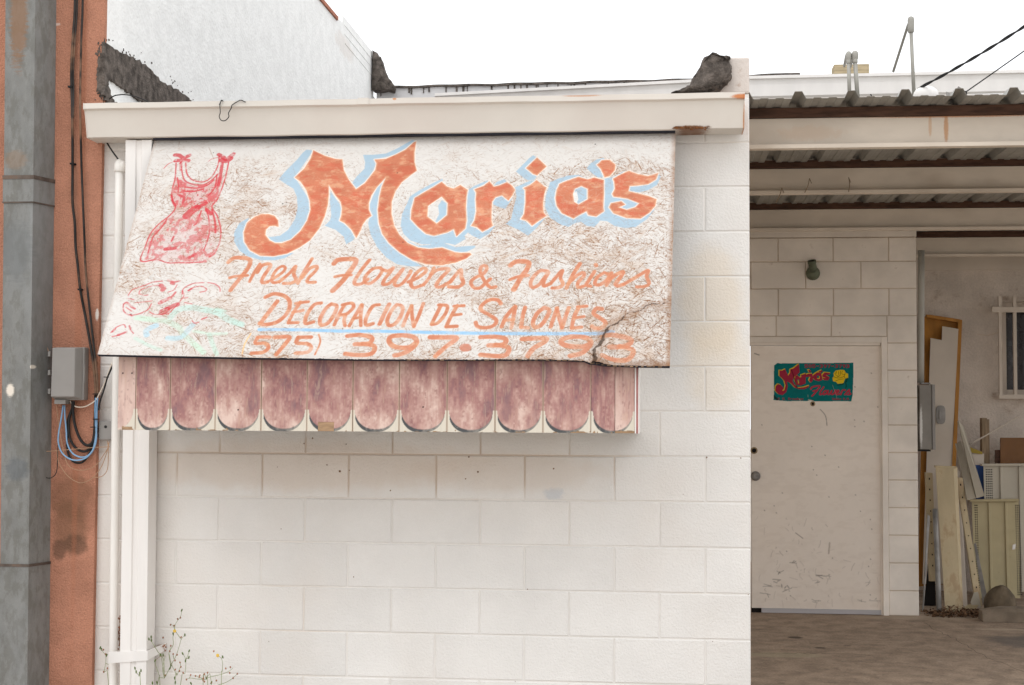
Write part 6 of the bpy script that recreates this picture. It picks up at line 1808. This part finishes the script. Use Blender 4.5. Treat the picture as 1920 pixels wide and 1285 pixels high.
# ------------------------------------------------------------------ weeds
zw = lambda x, y, Y=-.16: at(150 + x / 6, 1100 + y / 6, Y)
def weed(stems, buds_g, buds_b, petals, label, Y=-.16, root=(0, 0), r=.0016, mstem=M_stem, group=None):
    rp_ = zw(*root, Y); rp_.z = 0
    t = thing('weed', label, 'weed', tuple(rp_), group)
    for S_ in stems:
        g = G()
        P = [zw(x, y, Y + .02 * math.sin(x * .05 + y * .03)) for x, y in S_]
        g.tube(P, r, 5, smooth=3, taper=.6); g.make('stem', mstem, t, smooth=True)
    for (L, m, nm) in ((buds_g, M_budg, 'bud'), (buds_b, M_budb, 'seed_head')):
        for (x, y) in L:
            g = G(); c = zw(x, y, Y + .02 * math.sin(x * .05 + y * .03)); g.blob(c, .0036, .0036, .0078 if nm == 'bud' else .005, 7, 5, axis=(random.uniform(-.5, .5), 0, 1)); g.make(nm, m, t, smooth=True)
    for (x, y) in petals:
        c = zw(x, y, Y + .02 * math.sin(x * .05 + y * .03)); g = G()
        for j in range(7):
            a_ = j * .9; g.blob(c + Vector((math.cos(a_) * .0045, -.002, math.sin(a_) * .0045)), .0035, .002, .0035, 6, 4)
        g.make('flower', M_petal, t, smooth=True)
    return t
GZ = 1400 * 6 / 6
weed([[(780, 2400), (860, 1140), (950, 1030), (1020, 890), (1080, 780), (1120, 660), (1140, 590), (1180, 545)], [(1140, 595), (1100, 540), (1065, 480), (1080, 410), (1130, 340), (1145, 270)],
      [(1065, 480), (1050, 440), (1020, 430)], [(1020, 890), (1000, 760), (1010, 720), (1020, 660)], [(1010, 720), (1050, 650), (1045, 570), (1062, 500)], [(950, 1030), (945, 960), (920, 820), (915, 760)], [(1060, 2400), (1130, 1110), (1180, 980), (1190, 830), (1155, 750)], [(1190, 830), (1230, 730)], [(1185, 820), (1225, 800)],
      [(1080, 2400), (1070, 1080), (1090, 1000), (1030, 880), (1000, 740)], [(1090, 1000), (1130, 900), (1125, 850)], [(1055, 810), (1048, 760)], [(940, 2400), (900, 1120), (890, 1000), (850, 880), (845, 830)], [(950, 1030), (930, 920), (960, 780)], [(880, 740), (830, 660), (800, 610), (775, 590)], [(800, 610), (800, 565)], [(880, 740), (940, 820), (950, 1010)]],
     [(1228, 725), (1155, 755), (1225, 797), (1187, 835), (1022, 885), (1012, 920), (775, 592), (800, 568), (803, 606), (845, 835), (865, 1080), (815, 1085), (1065, 1030), (1072, 1080), (1145, 268), (1048, 533), (905, 770), (935, 770), (1180, 545)],
     [(1098, 365), (1130, 350), (1020, 430), (1058, 440), (1138, 570), (1178, 550), (1022, 668), (1010, 728), (1048, 760), (1070, 832), (1093, 768), (1125, 855), (1135, 905), (1072, 935), (1120, 950), (1160, 970), (960, 1000)],
     [(1066, 500)], 'tallest green weed with a small yellow flower growing beside the downspout', root=(1000, 1500))
weed([[(1450, 2400), (1440, 1130), (1420, 1040), (1500, 1010), (1600, 985), (1680, 950), (1720, 915)], [(1560, 1105), (1640, 1080), (1720, 1030), (1770, 980)], [(1600, 2400), (1590, 1080), (1600, 960), (1605, 870), (1590, 810), (1550, 775)], [(1590, 810), (1605, 790)],
      [(1420, 1040), (1390, 1045), (1310, 1040), (1235, 1030), (1200, 1045)], [(1390, 1045), (1345, 1020), (1300, 1005)], [(1420, 1040), (1400, 980)], [(1425, 1045), (1435, 970)], [(1420, 1040), (1480, 1090), (1500, 2400)], [(1380, 2400), (1385, 1090), (1395, 1040)], [(1230, 1035), (1245, 998)]],
     [(1248, 1090), (1605, 792), (1478, 1082)],
     [(1245, 996), (1300, 1006), (1342, 1020), (1348, 1000), (1388, 1032), (1385, 1055), (1400, 1070), (1435, 970), (1400, 985), (1535, 1058), (1478, 1082), (1198, 1046), (1722, 1030), (1770, 982), (1685, 972), (1640, 922), (1692, 907), (1505, 728)],
     [(1550, 775)], 'low spreading weed with red-brown seed heads, right of the tallest weed', root=(1450, 1500))
weed([[(330, 2400), (320, 1070), (275, 965), (290, 860), (290, 780), (255, 730), (228, 690)], [(290, 780), (315, 765)], [(290, 860), (320, 880)]], [(228, 688), (300, 772), (240, 705)], [(262, 712), (288, 760), (308, 920), (265, 960)], [],
     'small green weed with pointed buds in front of the round white pipe', root=(320, 1500))
weed([[(700, 2400), (680, 1100), (665, 1010), (635, 965), (618, 920)], [(665, 1010), (672, 970), (688, 940)]], [(618, 920), (686, 945), (672, 975), (632, 960)], [], [],
     'tiny green weed standing in front of the downspout below its strap', root=(690, 1500), Y=-.2)
st_ = []
r3 = random.Random(3)
for i in range(9):
    x = 430 + r3.uniform(-14, 30)
    st_.append([(440 + r3.uniform(-15, 20), 2400), (440 + r3.uniform(-10, 25), 1100), (455 + r3.uniform(-10, 15), 900), (455 + r3.uniform(-10, 20), 700), (440 + r3.uniform(-18, 24), 560), (440 + r3.uniform(-20, 25), r3.uniform(330, 520))])
weed(st_, [], [(450 + r3.uniform(-22, 22), r3.uniform(330, 760)) for i in range(34)], [], 'dry brown stalk wedged between the white pipe and the downspout', root=(440, 1500), Y=-.03, r=.0012, mstem=M_stemb)
weed([[(880, 660), (930, 650), (975, 660)], [(885, 655), (800, 710)], [(960, 780), (900, 790), (850, 830)], [(940, 670), (955, 730)], [(975, 640), (940, 680)]], [], [(905, 670), (920, 678), (935, 672), (950, 665), (965, 682), (900, 680), (958, 720), (935, 575)], [],
     'tangle of dry brown grass caught behind the downspout strap', root=(930, 1500), Y=-.02, r=.0012, mstem=M_stemb)

# ------------------------------------------------------------------ groups of alike things
for n_, gname in (('wall_cable', 'black cables running down the stucco'), ('blue_cable', 'blue cable loops under the grey box'), ('loop_cable', 'black cable loops under the grey box'),
                  ('tan_wire_loop', 'thin wires sagging between the boxes'), ('conduit_mast', 'pair of short conduit masts'), ('leaning_post', 'slotted posts leaning in the carport'),
                  ('white_channel', 'slanted white metal channels'), ('shelf_panel', 'ribbed shelving panels'), ('weed', 'weeds at the foot of the wall'), ('power_line', 'power lines above the carport'),
                  ('tar_flashing', 'tar flashings on the roof edge'), ('thin_wire', 'thin wires along the duct')):
    for o in bpy.data.objects:
        if o.parent is None and o.name.split('.')[0] == n_:
            o['group'] = gname
for o in bpy.data.objects:
    if o.name.split('.')[0] in ('slot_holes',):
        o['kind'] = 'stuff'
